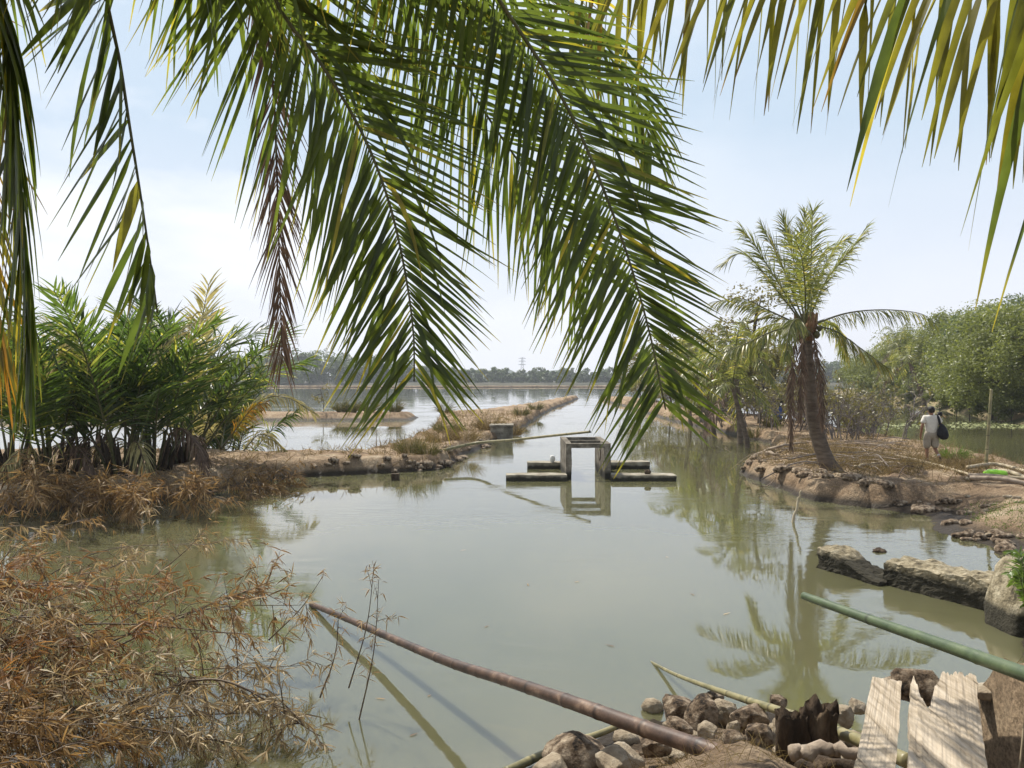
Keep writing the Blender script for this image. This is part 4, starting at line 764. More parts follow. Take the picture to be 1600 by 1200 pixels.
tl = [(640, 712, .9, .55, 320, 'tuft', 'tall olive grass tuft at the water edge of the dike, left end'), (668, 712, .7, .5, 260, 'tuft', 'grass tuft second from the left on the dike'), (690, 690, .8, .9, 420, 'straw', 'dry bushy grass clump on the dike left of the outlet block'), (725, 688, .8, .9, 420, 'straw', 'wide tan grass clump in the middle of the dike'), (752, 690, .7, .6, 320, 'tuft', 'olive grass tuft just left of the outlet block'),
      (765, 672, .9, .8, 360, 'straw', 'tan grass clump behind the outlet block'), (575, 735, .45, .4, 150, 'tuft', 'small dark tuft alone on the low part of the dike'), (700, 676, .8, .9, 360, 'tuft', 'olive clump at the back edge of the dike'), (800, 668, .7, .8, 300, 'straw', 'tan tuft beyond the outlet block'), (815, 650, .8, .7, 220, 'tuft', 'tuft where the dike narrows far out'), (655, 728, .5, .35, 160, 'straw', 'dry tuft hanging over the near edge of the dike'), (837, 640, .9, .7, 200, 'tuft', 'farthest tuft visible on the dike')]
for i, (u, v, h, r, n, mt, lb) in enumerate(tl):
    p = G(u, v); tuft((p.x, p.y, gz(p.x, p.y)), h, r, n, 600 + i, lb, group=gd, mat=mt, w=.012 if p.y < 34 else .025)
gc = 'grass tufts on the cross dike'
for i, (u, h, r, n, lb) in enumerate([(533, 1.1, .5, 200, 'dark tuft at the left on the cross dike'), (548, 1.2, .7, 260, 'broad dark tuft in the middle of the cross dike'), (577, 1.3, .5, 200, 'upright dark tuft right of the broad one on the cross dike'), (617, 1.2, .6, 220, 'dark tuft near the right tip of the cross dike'), (694, 1.3, .5, 160, 'dark tuft on the back corner of the dike')]):
    p = P(u, 650, 58.5); p.z = gz(p.x, p.y); tuft(p, h, r, n, 630 + i, lb, group=gc, w=.035)
p = P(505, 650, 58); p.z = gz(p.x, p.y); tree(p, 2.5, .8, 640, 'slender leafy sapling on the cross dike', None, 'mangrove', 14, 12, .1, 'sapling', 'sapling', .3)
gr = 'grass tufts on the right spit'
for i, (u, v, h, n, lb, mt) in enumerate([(1492, 722, .55, 320, 'green grass tuft at the feet of the walking person', 'fern'), (1512, 730, .45, 180, 'straw grass tuft right of the green one on the spit', 'straw'), (1205, 668, .9, 260, 'olive tuft on the spit left of the hanging dead fronds', 'tuft'), (1180, 672, .8, 220, 'olive tuft beside the slim palm trunk', 'tuft')]):
    p = G(u, v); tuft((p.x, p.y, gz(p.x, p.y)), h, .45, n, 650 + i, lb, group=gr, mat=mt, w=.016)
# dry ground cover on the spit and dike
def scatter_grass(name, n, region, hgt, seed, mat, label, w=.012, lay=.5):
    rnd = random.Random(seed); mb = MB(); k = 0; cand = [region(rnd) for _ in range(n)]; zs = height(np.array([c[0] for c in cand]), np.array([c[1] for c in cand]))
    for (x, y), z in zip(cand, zs):
        if z < .12: continue
        if float(_h(np.array([math.floor(x * 1.4)]), np.array([math.floor(y * 1.4)]), 5)[0]) < .3: continue
        an = rnd.uniform(0, 6.28); ti = rnd.uniform(.2, 1.45) if rnd.random() < lay else rnd.uniform(0, .7); d = Vector((math.cos(an) * math.sin(ti), math.sin(an) * math.sin(ti), math.cos(ti)))
        leaflet(mb, (x, y, z), d, Vector((-math.sin(an), math.cos(an), .3)), hgt * rnd.uniform(.4, 1.2), w, rnd.uniform(0, .9), rnd.random(), 0, .8, 3, 0)
    return tag(mb.build(name, M[mat], smooth=False), label, 'grass', kind='stuff')
scatter_grass('dry_grass', 7000, lambda r: (r.uniform(8.5, 16.5), r.uniform(20, 34)), .3, 1, 'straw', 'dry grass and litter covering the right spit', .014, .6)
scatter_grass('dry_thatch', 9000, lambda r: (r.gauss(10.6, 1.7), r.gauss(23.5, 2.2)), .45, 7, 'straw', 'dense dry thatch and twigs heaped round the foot of the tall palm', .012, .85)
scatter_grass('dry_grass', 9000, lambda r: (r.uniform(-6.5, 2.5), 24 + 36 * r.random() ** 1.4), .36, 2, 'straw', 'dry grass covering the top of the dike', .022, .4)
scatter_grass('dry_grass', 4200, lambda r: (r.uniform(-.8, 5.0), r.uniform(3.0, 6.3)), .13, 3, 'straw', 'dry straw scattered on the bank around the planks', .004, .95)
scatter_grass('dry_grass', 2500, lambda r: (r.uniform(-16, -6), r.uniform(17.2, 27)), .35, 4, 'straw', 'dry grass on the left bank under the nipa palms', .016, .7)
scatter_grass('short_grass', 5000, lambda r: (r.uniform(9.0, 13), r.uniform(13.5, 17.5)), .07, 5, 'fern', 'short green grass patches on the right shore', .012, .5)
scatter_grass('dry_grass', 4000, lambda r: (r.uniform(8.0, 13), r.uniform(11, 20)), .1, 6, 'straw', 'fine dry straw on the sloping right shore', .008, .95)
mb = MB(); rnd = random.Random(8)
for k in range(5000):
    x, y = rnd.uniform(30, 52), rnd.uniform(46, 84); z = rbz(x, y) if k % 1 == 0 else 0
    if not .45 < z < 2.2: continue
    an = rnd.uniform(0, 6.28); leaflet(mb, (x, y, z), Vector((math.cos(an) * .5, math.sin(an) * .5, 1)).normalized(), Vector((-math.sin(an), math.cos(an), .3)), rnd.uniform(.3, .9), .07, .8, rnd.random() * .8, 0, .6, 3, 0)
tag(mb.build('bank_grass', M['fern'], smooth=False), 'rank green grass on the right bank slope', 'grass', kind='stuff')

# dead branches heaped at the foot of the palm
rnd = random.Random(15)
for k in range(70):
    u = rnd.uniform(1165, 1400); v = rnd.uniform(696, 738); p = G(u, v); an = rnd.gauss(-.35, .55) if k % 3 else rnd.uniform(0, 3.14); ln = rnd.uniform(.5, 1.5); d = Vector((math.cos(an), math.sin(an), 0)); z0 = gz(p.x, p.y); zz = .03 + rnd.random() * .22
    a_, c_ = p - d * ln, p + d * ln; m_ = p.copy(); a_.z = max(gz(a_.x, a_.y), 0) + zz; c_.z = max(gz(c_.x, c_.y), 0) + rnd.uniform(.02, .2); m_.z = z0 + zz + .08
    stick('dead_branch', [a_, m_, c_], rnd.uniform(.007, .02), 'stick' if rnd.random() < .65 else 'twig', 'bleached dead branch in the heap at the foot of the tall palm', 'branch', 'dead branches heaped at the palm foot', k)
def gp_(u, v, dz=.05): p = G(u, v); return Vector((p.x, p.y, gz(p.x, p.y) + dz))
stick('driftwood_log', [gp_(1162, 722, .1), gp_(1210, 710, .22), gp_(1262, 700, .2)], .06, 'stick', 'longest grey driftwood log at the left tip of the spit', 'log', seed=41)
stick('driftwood_log', [gp_(1178, 724, .08), gp_(1200, 716, .16), gp_(1222, 718, .1)], .07, 'stick', 'short thick driftwood log at the left tip of the spit', 'log', seed=42)
stick('pale_branch', [gp_(1335, 734, .1), gp_(1370, 732, .16), gp_(1404, 728, .1)], .045, 'pale_bamboo', 'pale peeled branch beside the palm base', 'branch', seed=43)
culm('bamboo_pole', [gp_(1398, 714, .12), gp_(1455, 728, .1), gp_(1516, 747, .1)], .05, .04, 'pale_bamboo', 'pale pole lying on the ground across the path below the person', seed=44)
for k, (a_, m_, c_, r_, mt, lb) in enumerate([((1512, 742), (1560, 738), (1640, 752), .055, 'pale_bamboo', 'topmost pale pole of the stack at the right edge'), ((1513, 752), (1560, 756), (1640, 764), .06, 'stick', 'grey lower pole of the stack at the right edge'), ((1516, 757), (1570, 764), (1640, 770), .055, 'stick', 'front bottom pole of the stack at the right edge'), ((1540, 740), (1580, 746), (1650, 766), .06, 'pale_bamboo', 'crossing pole of the stack beside the lime bag'), ((1510, 748), (1545, 748), (1640, 757), .045, 'pale_bamboo', 'thin middle pole of the stack at the right edge')]):
    culm('pole', [gp_(*a_, .06 + .05 * (4 - k) / 2), gp_(*m_, .1 + .05 * (4 - k) / 2), gp_(*c_, .06)], r_, r_ * .85, mt, lb, 'pole', group='poles stacked at the right edge', seed=50 + k)
tag(blob(gp_(1556, 748, .12), (.28, .16, .11), 'lime', 'plastic_bag', 5, .35), 'lime green plastic bag among the stacked poles', 'plastic bag')
rnd = random.Random(3)
for k, (u, v) in enumerate([(1540, 777), (1553, 779), (1575, 777), (1588, 777), (1593, 783), (1512, 766), (1515, 803), (1548, 818)]): tag(blob(gp_(u, v, .02), (rnd.uniform(.06, .14), .06, .04), 'rock_pale', 'stone', 60 + k, .4, 2), 'small pale stone scattered on the dirt at the right shore', 'stone', 'pale stones on the right shore')
# dead palm frond on the bank
pth = spline([gp_(1372, 752, .1), gp_(1398, 745, .16), gp_(1424, 760, .1)], 20)
fr = empty('fallen_frond', pth[0], 'tan fallen palm frond lying over the edge of the bank', 'palm frond'); frond(fr, spline([gp_(1436, 735, .1), gp_(1410, 742, .15), gp_(1380, 762, .1)], 20), (0, -.3, 1), .5, 26, .03, mats=('frond_dead', 'rachis_dead'), alpha=(55, 25), droop=.6, t0=.1, seg=3, fold=0, seed=71, name='midrib')

# ruined walls in the pond
def ruin(pts, w, seed, label, zt):
    # crumbling masonry wall running along two ground points
    a, b = Vector(pts[0]), Vector(pts[1]); ln = (b - a).length; mb = sub_box(0, ln, 0, w, -.4, 1.0, .055, .0, seed, top=None)
    v = np.array(mb.V); t = v[:, 0] / ln; tz = np.interp(t, [z[0] for z in zt], [z[1] for z in zt]) + .10 * fbm(v[:, 0] * 5, v[:, 1] * 5, seed, 4) + .07 * fbm(v[:, 0] * 14, v[:, 1] * 14, seed + 3, 3)
    v[:, 2] = np.where(v[:, 2] > -.39, -.4 + (v[:, 2] + .4) / 1.4 * (tz + .4), v[:, 2]); n = np.stack([noise3(v * 5, seed + k, 4) for k in (0, 11, 23)], -1) * .08 + np.stack([noise3(v * 18, seed + k, 2) for k in (2, 13, 25)], -1) * .05; v = v + n
    d = (b - a).normalized(); pr = Vector((-d.y, d.x, 0)); mb.V = [tuple(a + d * x + pr * y + Vector((0, 0, z))) for x, y, z in v]
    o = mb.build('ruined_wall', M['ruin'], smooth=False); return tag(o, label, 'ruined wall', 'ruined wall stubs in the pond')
ruin((Wp(1276, 887), Wp(1372, 916)), .42, 3, 'low sloping stub of ruined wall, the left one in the pond', [(0, .34), (.25, .33), (.6, .18), (1, .06)])
ruin((Wp(1378, 912), Wp(1548, 957)), .55, 6, 'long blocky stub of ruined wall, the right one in the pond', [(0, .33), (.3, .38), (.6, .36), (.85, .42), (1, .40)])
tag(blob(Wp(1374, 862) + Vector((0, 0, .0)), (.13, .08, .06), 'rotten', 'mud_lump', 12, .5), 'dark debris lump floating behind the ruined wall', 'lump')
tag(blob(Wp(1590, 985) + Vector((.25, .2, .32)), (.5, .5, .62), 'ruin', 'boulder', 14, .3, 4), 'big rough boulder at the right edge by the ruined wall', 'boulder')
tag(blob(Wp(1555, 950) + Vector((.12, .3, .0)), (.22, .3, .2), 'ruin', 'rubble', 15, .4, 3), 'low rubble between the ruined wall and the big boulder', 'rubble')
# leaning post and shrub at the right edge
stick('leaning_post', [gp_(1572, 858, -.1), gp_(1572, 858, .4) + Vector((.15, 0, .1)), gp_(1572, 858, .9) + Vector((.42, 0, .1))], .12, 'trunk', 'dark leaning post at the right edge above the shore', 'post', seed=81)
p = P(1612, 880, 9.0); sh = empty('green_shrub', (p.x, p.y, gz(p.x, p.y)), 'bright green feathery shrub poking in at the right edge', 'shrub')
for i in range(9):
    rnd = random.Random(700 + i); e = P(1575 + rnd.uniform(-3, 70), 850 + rnd.uniform(0, 75), 9.0 + rnd.uniform(-.5, .5)); b = Vector(sh.location)
    frond(sh, spline([b, b.lerp(e, .55) + Vector((0, 0, .35)), e], 14), (0, -.3, 1), .16, 22, .035, mats=('fern', 'rachis'), alpha=(70, 40), droop=.4, t0=.35, seg=3, fold=0, r=(.012, .003), rings=4, seed=710 + i, name='stem', lname='leaves')
# mud rocks on the right shore
rnd = random.Random(9)
for k in range(46):
    t = rnd.random(); pts = [(7.9, 11.7), (8.6, 13.3), (8.6, 15.2), (9.9, 17.6)]; q_ = t * 3; j = min(int(q_), 2); x = lerp(pts[j][0], pts[j + 1][0], q_ - j) + rnd.uniform(.0, .9); y = lerp(pts[j][1], pts[j + 1][1], q_ - j) + rnd.uniform(-.2, .2); s = rnd.uniform(.05, .17)
    tag(blob((x, y, max(gz(x, y), 0) + s * .15), (s * rnd.uniform(.9, 1.6), s, s * .6), 'rock', 'clod', 100 + k, .4, 2), 'brown clod along the muddy right shoreline', 'clod', 'clods along the right shoreline')
rnd = random.Random(29)
for k in range(70):
    t = rnd.random(); pts = [(9.3, 17.2), (7.9, 19.4), (6.9, 22.0), (6.9, 24.8), (9.2, 27.2)]; q_ = t * 4; j = min(int(q_), 3); x = lerp(pts[j][0], pts[j + 1][0], q_ - j) + rnd.uniform(.1, .9); y = lerp(pts[j][1], pts[j + 1][1], q_ - j) + rnd.uniform(-.1, .3); s = rnd.uniform(.05, .2)
    if gz(x, y) < .02: continue
    tag(blob((x, y, max(gz(x, y), 0) + s * .1), (s * rnd.uniform(.9, 1.8), s, s * .6), 'rock', 'clod', 320 + k, .4, 2), 'dark clod along the bank edge below the tall palm', 'clod', 'clods along the bank of the right spit')
rnd = random.Random(19)
for k in range(40):
    t = rnd.random(); pts = [(-6.2, 24.0), (-4.2, 24.9), (-2.4, 25.7), (-1.95, 29.8), (-.9, 36)]; q_ = t * 4; j = min(int(q_), 3); x = lerp(pts[j][0], pts[j + 1][0], q_ - j) + rnd.uniform(-.35, .15); y = lerp(pts[j][1], pts[j + 1][1], q_ - j) + rnd.uniform(-.1, .35); s = rnd.uniform(.06, .22)
    tag(blob((x, y, max(gz(x, y), 0) + s * .15), (s * rnd.uniform(.9, 1.6), s, s * .7), 'rock', 'rock', 160 + k, .4, 2), 'dark rock along the water edge of the dike', 'rock', 'rocks along the dike edge')
# floating weed in the channel
mb = MB(); g = np.random.default_rng(5); cs = [(lerp(24, 36, k / 60) + g.normal(0, 1.2), 50 + g.normal(0, 2.2) + (k % 3) * 1.5, .02) for k in range(60)]; leaf_cloud(mb, cs, [.9] * 60, 26, .11, 5, flat=.03, up=2.5); tag(mb.build('floating_weed', M['weed'], smooth=False), 'pale floating weed drifting across the right channel', 'water weed', kind='stuff')

# ------------------------------------------------------------------ foreground poles
_, pl, nd = culm('bamboo_pole', [P(486, 944, 10.35), P(540, 966, 9.3), P(600, 992, 8.43), P(700, 1034, 7.16), P(800, 1066, 6.2), P(900, 1100, 5.45), P(1000, 1136, 4.9), P(1100, 1170, 4.45), P(1200, 1203, 4.1), P(1300, 1240, 3.8)], .034, .054, 'brown_bamboo', 'long bent brown bamboo pole reaching from the rocks out into the pond', node=.42, n=16, seed=91)
_, pl, nd = culm('bamboo_pole', [P(1256, 931, 6.0), P(1370, 972, 5.2), P(1480, 1010, 4.55), P(1600, 1053, 3.95), P(1760, 1110, 3.3)], .030, .043, 'green_bamboo', 'fresh green bamboo pole sticking out over the pond from the right', node=.48, n=16, seed=92)
culm('bamboo_pole', [P(1016, 1034, 8.35), P(1060, 1056, 7.6), P(1140, 1085, 6.5), P(1240, 1118, 5.5), P(1350, 1160, 4.6), P(1420, 1190, 4.2)], .014, .042, 'olive_bamboo', 'thin tapering olive bamboo pole passing behind the rotten stump', node=.4, n=12, seed=93)
culm('bamboo_pole', [P(790, 1206, 5.7), P(860, 1174, 6.0), P(950, 1141, 6.4), P(985, 1122, 6.75)], .034, .022, 'olive_bamboo', 'short bamboo pole lying low by the foreground rocks', node=.35, n=12, seed=94)

# rocks of the near bank
grk = 'rocks of the near bank'
rk = [  # u, v centre, D, half width px, half height px, mat, label
 (1062, 1115, 6.6, 34, 26, 'rock', 'dark pitted rock at the water end of the pile'), (1098, 1122, 6.2, 36, 26, 'rock', 'biggest pitted rock with a pale top in the pile'), (1130, 1110, 6.4, 22, 18, 'rock_pale', 'pale rock behind the biggest one'), (1172, 1122, 5.9, 30, 20, 'rock', 'rounded brown rock under the thin bamboo'),
 (1105, 1148, 5.6, 22, 16, 'rock_pale', 'pale brain like rock in the front of the pile'), (1062, 1142, 5.9, 24, 16, 'rock', 'small brown rock left of the pale one'), (1190, 1148, 5.2, 24, 16, 'rock', 'brown rock left of the rotten stump'), (1318, 1118, 5.9, 22, 14, 'rock_pale', 'tan flat rock just left of the narrow plank'), (1340, 1103, 6.3, 16, 10, 'rock_pale', 'small tan rock behind the narrow plank'),
 (905, 1185, 5.4, 60, 30, 'rock', 'large grey rock at the bottom, left of the brown pole'), (860, 1200, 5.2, 34, 18, 'rock_pale', 'reddish rock at the bottom edge'), (1020, 1165, 5.4, 28, 16, 'rock', 'dark rock beside the brown pole'), (1215, 1100, 6.4, 16, 9, 'rock', 'small wet rock at the waterline by the thin bamboo'), (970, 1190, 5.1, 40, 18, 'rock_pale', 'broad tan rock under the brown pole'), (1145, 1138, 5.6, 14, 10, 'rock_pale', 'small pale stone between the rocks'), (1218, 1135, 5.5, 14, 12, 'rock_pale', 'tan stone behind the stump'), (1115, 1090, 6.9, 18, 9, 'rock', 'low wet rock at the back of the pile')]
for k, (u, v, D, hw, hh, mt, lb) in enumerate(rk):
    p = P(u, v, D); tag(blob(p, (hw / FP * D * .88, hw / FP * D * .78, hh / FP * D * 1.12), mt, 'rock', 200 + k, .33, 4, 2.0, rot=k), lb, 'rock', grk)
rnd = random.Random(23)
for k in range(110):
    u = rnd.uniform(840, 1345); v = rnd.uniform(1105, 1198); p = G(u, v, .5); s = rnd.uniform(.015, .05) if k % 3 else rnd.uniform(.05, .10)
    if p.y < 3 or p.y > 7.2: continue
    tag(blob((p.x, p.y, gz(p.x, p.y) + s * .3), (s * 1.3, s, s * .8), 'rock' if k % 3 else 'rock_pale', 'pebble', 240 + k, .35, 2), 'small stone lying among the foreground rocks', 'stone', 'small stones among the foreground rocks')
p = P(1136, 1166, 5.05); tag(blob(p, (.055, .04, .035), 'blue_plastic', 'plastic_scrap', 31, .3), 'bright blue plastic scrap among the foreground rocks', 'litter')
p = P(1152, 1172, 4.95); tag(blob(p, (.08, .05, .04), 'white_plastic', 'plastic_bag', 32, .3), 'crumpled white plastic beside the blue scrap', 'litter')
mb = MB(); p = P(1092, 1198, 4.55); pr_ = [(.0, .065), (.03, .063), (.05, .052), (.062, .03), (.066, .008)]
tube(mb, [p + Vector((0, 0, z - .03)) for z, _ in pr_], [r for _, r in pr_], 20); tag(mb.build('glass_jar', M['dark_glass']), 'dark rounded jar bottom at the lower edge among the rocks', 'jar')

# rotten stump with logs
sp_ = P(1258, 1160, 4.75); sp_.z = gz(sp_.x, sp_.y) - .05
mb = MB(); rnd = random.Random(5)
def jag(mb, c, r, z0, z1, seed, n=34, m=12):
    vs = []; es = []
    for i in range(m + 1):
        for j in range(n):
            an = 6.2832 * j / n; zt = z1 * (1 + .18 * float(fbm(np.array([math.cos(an) * 2.2 + seed]), np.array([math.sin(an) * 2.2]), seed, 4)[0]))
            rr = r * (1.15 - .25 * i / m) * (1 + .9 * float(fbm(np.array([an * 2.5 + seed]), np.array([i * .25]), seed + 2, 3)[0])); vs.append((c.x + math.cos(an) * rr, c.y + math.sin(an) * rr * .8, z0 + (zt - z0) * i / m))
    k = len(vs)
    for j in range(n): q_ = vs[m * n + j]; vs.append((lerp(q_[0], c.x, .45), lerp(q_[1], c.y, .45), q_[2] - .06))
    vs.append((c.x, c.y, z0 + (z1 - z0) * .6))
    fs = [(i * n + j, i * n + (j + 1) % n, (i + 1) * n + (j + 1) % n, (i + 1) * n + j) for i in range(m + 1) for j in range(n)] + [(k + j, k + (j + 1) % n, k + n) for j in range(n)]
    mb.add(vs, fs)
zt = P(1245, 1112, 4.75).z
jag(mb, P(1238, 1150, 4.75), .105, sp_.z - .1, zt - .02, 3); jag(mb, P(1280, 1150, 4.8), .115, sp_.z - .1, zt + .02, 7)
tag(mb.build('rotten_stump', M['rotten']), 'black rotten stump with a jagged split top beside the planks', 'stump')
stick('short_log', [P(1244, 1180, 4.45), P(1290, 1174, 4.4), P(1352, 1172, 4.35)], .05, 'stick', 'grey log lying between the stump and the narrow plank', 'log', 'short logs by the stump', 83)
stick('short_log', [P(1250, 1200, 4.3), P(1290, 1196, 4.25), P(1352, 1194, 4.2)], .045, 'rotten', 'dark log under the grey one at the bottom edge', 'log', 'short logs by the stump', 84)

# planks
def plank(corners, th, label, seed, jag_amp=0.02, notch=None, rough=.006):
    # corners: far left, far right, near right, near left (world)
    a, b, c, d = [Vector(x) for x in corners]; o = (a + b + c + d) / 4; nu, nv = 72, 60; vs = []
    rnd = random.Random(seed); up = (b - a).cross(d - a).normalized();  up = up if up.z > 0 else -up
    for side in (0, 1):
        for j in range(nv + 1):
            for i in range(nu + 1):
                s = i / nu; t = j / nv; fe = jag_amp * (1.5 * abs(float(fbm(np.array([s * 13 + seed]), np.array([.3]), seed, 4)[0])) * 2); t2 = t + (1 - t) ** 6 * fe
                if notch: t2 = t2 + (1 - t) ** 3 * notch(s)
                p = a.lerp(b, s).lerp(d.lerp(c, s), min(t2, 1)); ed = rough * 2 * float(fbm(np.array([t * 9 + seed]), np.array([s * 2]), seed + 4, 4)[0])
                if i in (0, nu): p = p + (b - a).normalized() * ed * 1.2
                p = p + up * (rough * 1.4 * float(fbm(np.array([s * 16]), np.array([t * 3 + seed]), seed + 9, 4)[0]) - (th if side else 0)); vs.append(p - o)
    w_ = nu + 1; K = w_ * (nv + 1); fs = [(j * w_ + i, (j + 1) * w_ + i, (j + 1) * w_ + i + 1, j * w_ + i + 1) for j in range(nv) for i in range(nu)]; fs += [tuple(K + x for x in reversed(f)) for f in fs]
    for i in range(nu): fs.append((i, i + 1, K + i + 1, K + i)); fs.append((nv * w_ + i + 1, nv * w_ + i, K + nv * w_ + i, K + nv * w_ + i + 1))
    for j in range(nv): fs.append(((j + 1) * w_, j * w_, K + j * w_, K + (j + 1) * w_)); fs.append((j * w_ + nu, (j + 1) * w_ + nu, K + (j + 1) * w_ + nu, K + j * w_ + nu))
    mb = MB(); mb.add(vs, fs); ob = mb.build('plank', M['plank'], smooth=False); ob.location = o; return tag(ob, label, 'plank', 'planks on the near bank')
plank([P(1364, 1057, 4.30), P(1409, 1064, 4.30), P(1396, 1260, 2.95), P(1322, 1260, 2.95)], .06, 'narrow pale plank lying left of the wide rotten one', 3, .005)
plank([P(1424, 1044, 4.36), P(1524, 1050, 4.36), P(1548, 1260, 2.95), P(1416, 1260, 2.95)], .07, 'wide weathered plank with a broken rotten end', 8, .10, lambda s: .28 * max(0, 1 - abs(s - .27) / .22) + .07 * (s < .3), .010)
tag(blob(P(1436, 1074, 4.62), (.15, .13, .10), 'rock', 'stone', 41, .3, 4), 'dark angular stone behind the two planks', 'stone')
tag(blob(P(1585, 1082, 4.55), (.27, .12, .055), 'rock_pale', 'stone', 43, .25, 4), 'long flat stone on the bank edge right of the planks', 'stone')
for k, (pa, pm, pc) in enumerate([((1534, 1150, 3.8), (1570, 1140, 3.9), (1612, 1112, 4.1)), ((1540, 1180, 3.55), (1580, 1160, 3.65), (1620, 1165, 3.6))]):
    def gg(u, v, D): p = P(u, v, D); return Vector((p.x, p.y, gz(p.x, p.y) + .02))
    stick('dry_stalk', [gg(*pa), gg(*pm) + Vector((0, 0, .03)), gg(*pc)], .008, 'pale_bamboo', 'dry straw stalk on the soil right of the planks', 'stalk', 'dry stalks right of the planks', 95 + k)

# ------------------------------------------------------------------ dry bamboo brush, lower left
def dry_bamboo(path, r0, ntw, seed, label, group, leafL=.13, twL=.6, nleaf=7, name='dry_bamboo_branch', mat='dry'):
    rnd = random.Random(seed); pl = resample(spline(path, 40), 40); mb = MB(); tube(mb, pl, [lerp(r0, r0 * .25, i / 40) for i in range(41)], 7, .5)
    thin = name == 'bamboo_twig'; mt = mb if thin else MB(); ml = MB()
    def leaves(p, d, n):
        for _ in range(n):
            dd = (d * .9 + Vector((rnd.gauss(0, .6), rnd.gauss(0, .6), rnd.gauss(-.45, .5)))).normalized()
            leaflet(ml, p, dd, Vector((rnd.gauss(0, 1), rnd.gauss(0, 1), rnd.gauss(0, 1))), leafL * rnd.uniform(.35, 1.4), leafL * .085 * rnd.uniform(.6, 1.4), rnd.uniform(.1, .9), min(1, max(0, rnd.betavariate(1.6, 1.9))), 0, rnd.uniform(.5, 1), 3, 0)
    for k in range(ntw):
        t = lerp(.18, 1, (k + rnd.random()) / ntw); x = t * 40; i = min(int(x), 39); p = pl[i].lerp(pl[i + 1], x - i); T = (pl[i + 1] - pl[i]).normalized()
        d = (T * rnd.uniform(.2, 1) + Vector((rnd.gauss(0, .75), rnd.gauss(0, .75), rnd.gauss(.1, .5)))).normalized(); ln = twL * rnd.uniform(.4, 1.25) * (1.15 - .5 * t)
        e1 = p + d * ln * .5; e2 = p + d * ln - Vector((0, 0, ln * rnd.uniform(.05, .4)))
        if e2.z < .03: e2.z = rnd.uniform(.0, .06)
        tube(mt, [p, e1, e2], [r0 * .42, r0 * .3, r0 * .14], 4, .5, cap=False)
        for s_ in range(4):
            f = (s_ + 1) / 4; pp = p.lerp(e1, f * 2) if f < .5 else e1.lerp(e2, f * 2 - 1); dd = (d + Vector((rnd.gauss(0, .6), rnd.gauss(0, .6), rnd.gauss(-.15, .45)))).normalized(); l2 = ln * rnd.uniform(.15, .4); q_ = pp + dd * l2
            if q_.z < .02: q_.z = .02
            tube(mt, [pp, q_], [r0 * .18, r0 * .1], 3, .5, cap=False); leaves(q_, dd, nleaf); leaves(pp, dd, nleaf // 2)
    so = mb.build(name, M['culm']); tag(so, label, 'bamboo branch', group)
    if not thin: mt.build('twigs', M['culm'], so)
    ml.build('leaves', M[mat], so, smooth=False); return so
gbm = 'dry bamboo branches fallen into the pond'
lb0 = 'dry brown bamboo branch in the dead thicket at the lower left'
rnd = random.Random(31)
tips = [(120, 815, 9.2), (330, 850, 8.8), (430, 905, 8.4), (480, 945, 8.0), (90, 860, 8.0), (200, 880, 8.2), (300, 930, 7.8), (390, 990, 7.4), (470, 1040, 7.2), (120, 950, 7.0), (230, 990, 6.9), (330, 1060, 6.7), (430, 1110, 6.6), (500, 1150, 6.4), (60, 1010, 6.3), (160, 1060, 6.2), (270, 1120, 6.2), (360, 1160, 6.1), (30, 900, 7.3), (100, 1120, 5.6), (210, 1170, 5.7), (20, 820, 8.6), (20, 1080, 5.4), (60, 1150, 5.2), (140, 1110, 5.9), (40, 960, 6.6), (180, 920, 7.4), (130, 1010, 6.5), (90, 1190, 5.0)]
for k, (u, v, D) in enumerate(tips):
    e = P(u, v, D); b = Vector((e.x - rnd.uniform(1.6, 3.2), e.y - rnd.uniform(-.6, 1.8), rnd.uniform(-.1, .35))); m_ = b.lerp(e, .5) + Vector((0, 0, rnd.uniform(.1, .45)))
    dry_bamboo([b, m_, e], rnd.uniform(.009, .016), 14 if v < 900 else 19 if u > 280 else 28, 800 + k, lb0, gbm, rnd.uniform(.12, .17), rnd.uniform(.5, .8), 6, mat='dry_pale' if (u > 240 and v > 1000) or k % 4 == 1 else 'dry_rust' if k % 4 == 2 else 'dry')
for k, (a_, b_, lb) in enumerate([(((30, 1180, 5.4), (250, 1120, 6.0)), ((330, 960, 7.0), 0), 'x')][:0]): pass
# bare thin stems standing in the water at the right of the brush
for k, (u0, v0, u1, v1, D) in enumerate([(235, 905, 330, 815, 8.6), (320, 1120, 295, 950, 6.9), (372, 1110, 350, 905, 7.3), (420, 1000, 505, 900, 7.6), (500, 1090, 530, 960, 7.0), (545, 1075, 585, 880, 7.2), (560, 1130, 592, 905, 6.9)]):
    dry_bamboo([P(u0, v0, D), P((u0 + u1) / 2 + 8, (v0 + v1) / 2, D), P(u1, v1, D)], .008, 5, 850 + k, 'thin nearly bare bamboo twig standing in the water at the edge of the dead thicket', 'bare bamboo twigs in the water', .10, .3, 3, 'bamboo_twig')
# brown dead growth on the left bank in front of the nipa
for k, (u, v, D, du) in enumerate([(40, 765, 15.5, 70), (110, 770, 16, 60), (160, 760, 16.2, 50), (200, 775, 15.8, 50), (300, 770, 16.5, 55), (60, 735, 16.5, 60), (400, 765, 20.3, 40), (440, 758, 21.5, 40), (365, 762, 19.5, 40), (250, 765, 17.2, 40)]):
    e = P(u + du * .4, v + 10, D); b = P(u - du * .5, v, D + 1.2); b.z = max(gz(b.x, b.y), .1); m_ = b.lerp(e, .5) + Vector((0, 0, .35))
    dry_bamboo([b, m_, e], .018, 22, 870 + k, 'tan dead bamboo spray drooping over the edge of the left bank', 'dead bamboo sprays on the left bank', .3 if k < 8 else .2, .75, 5)

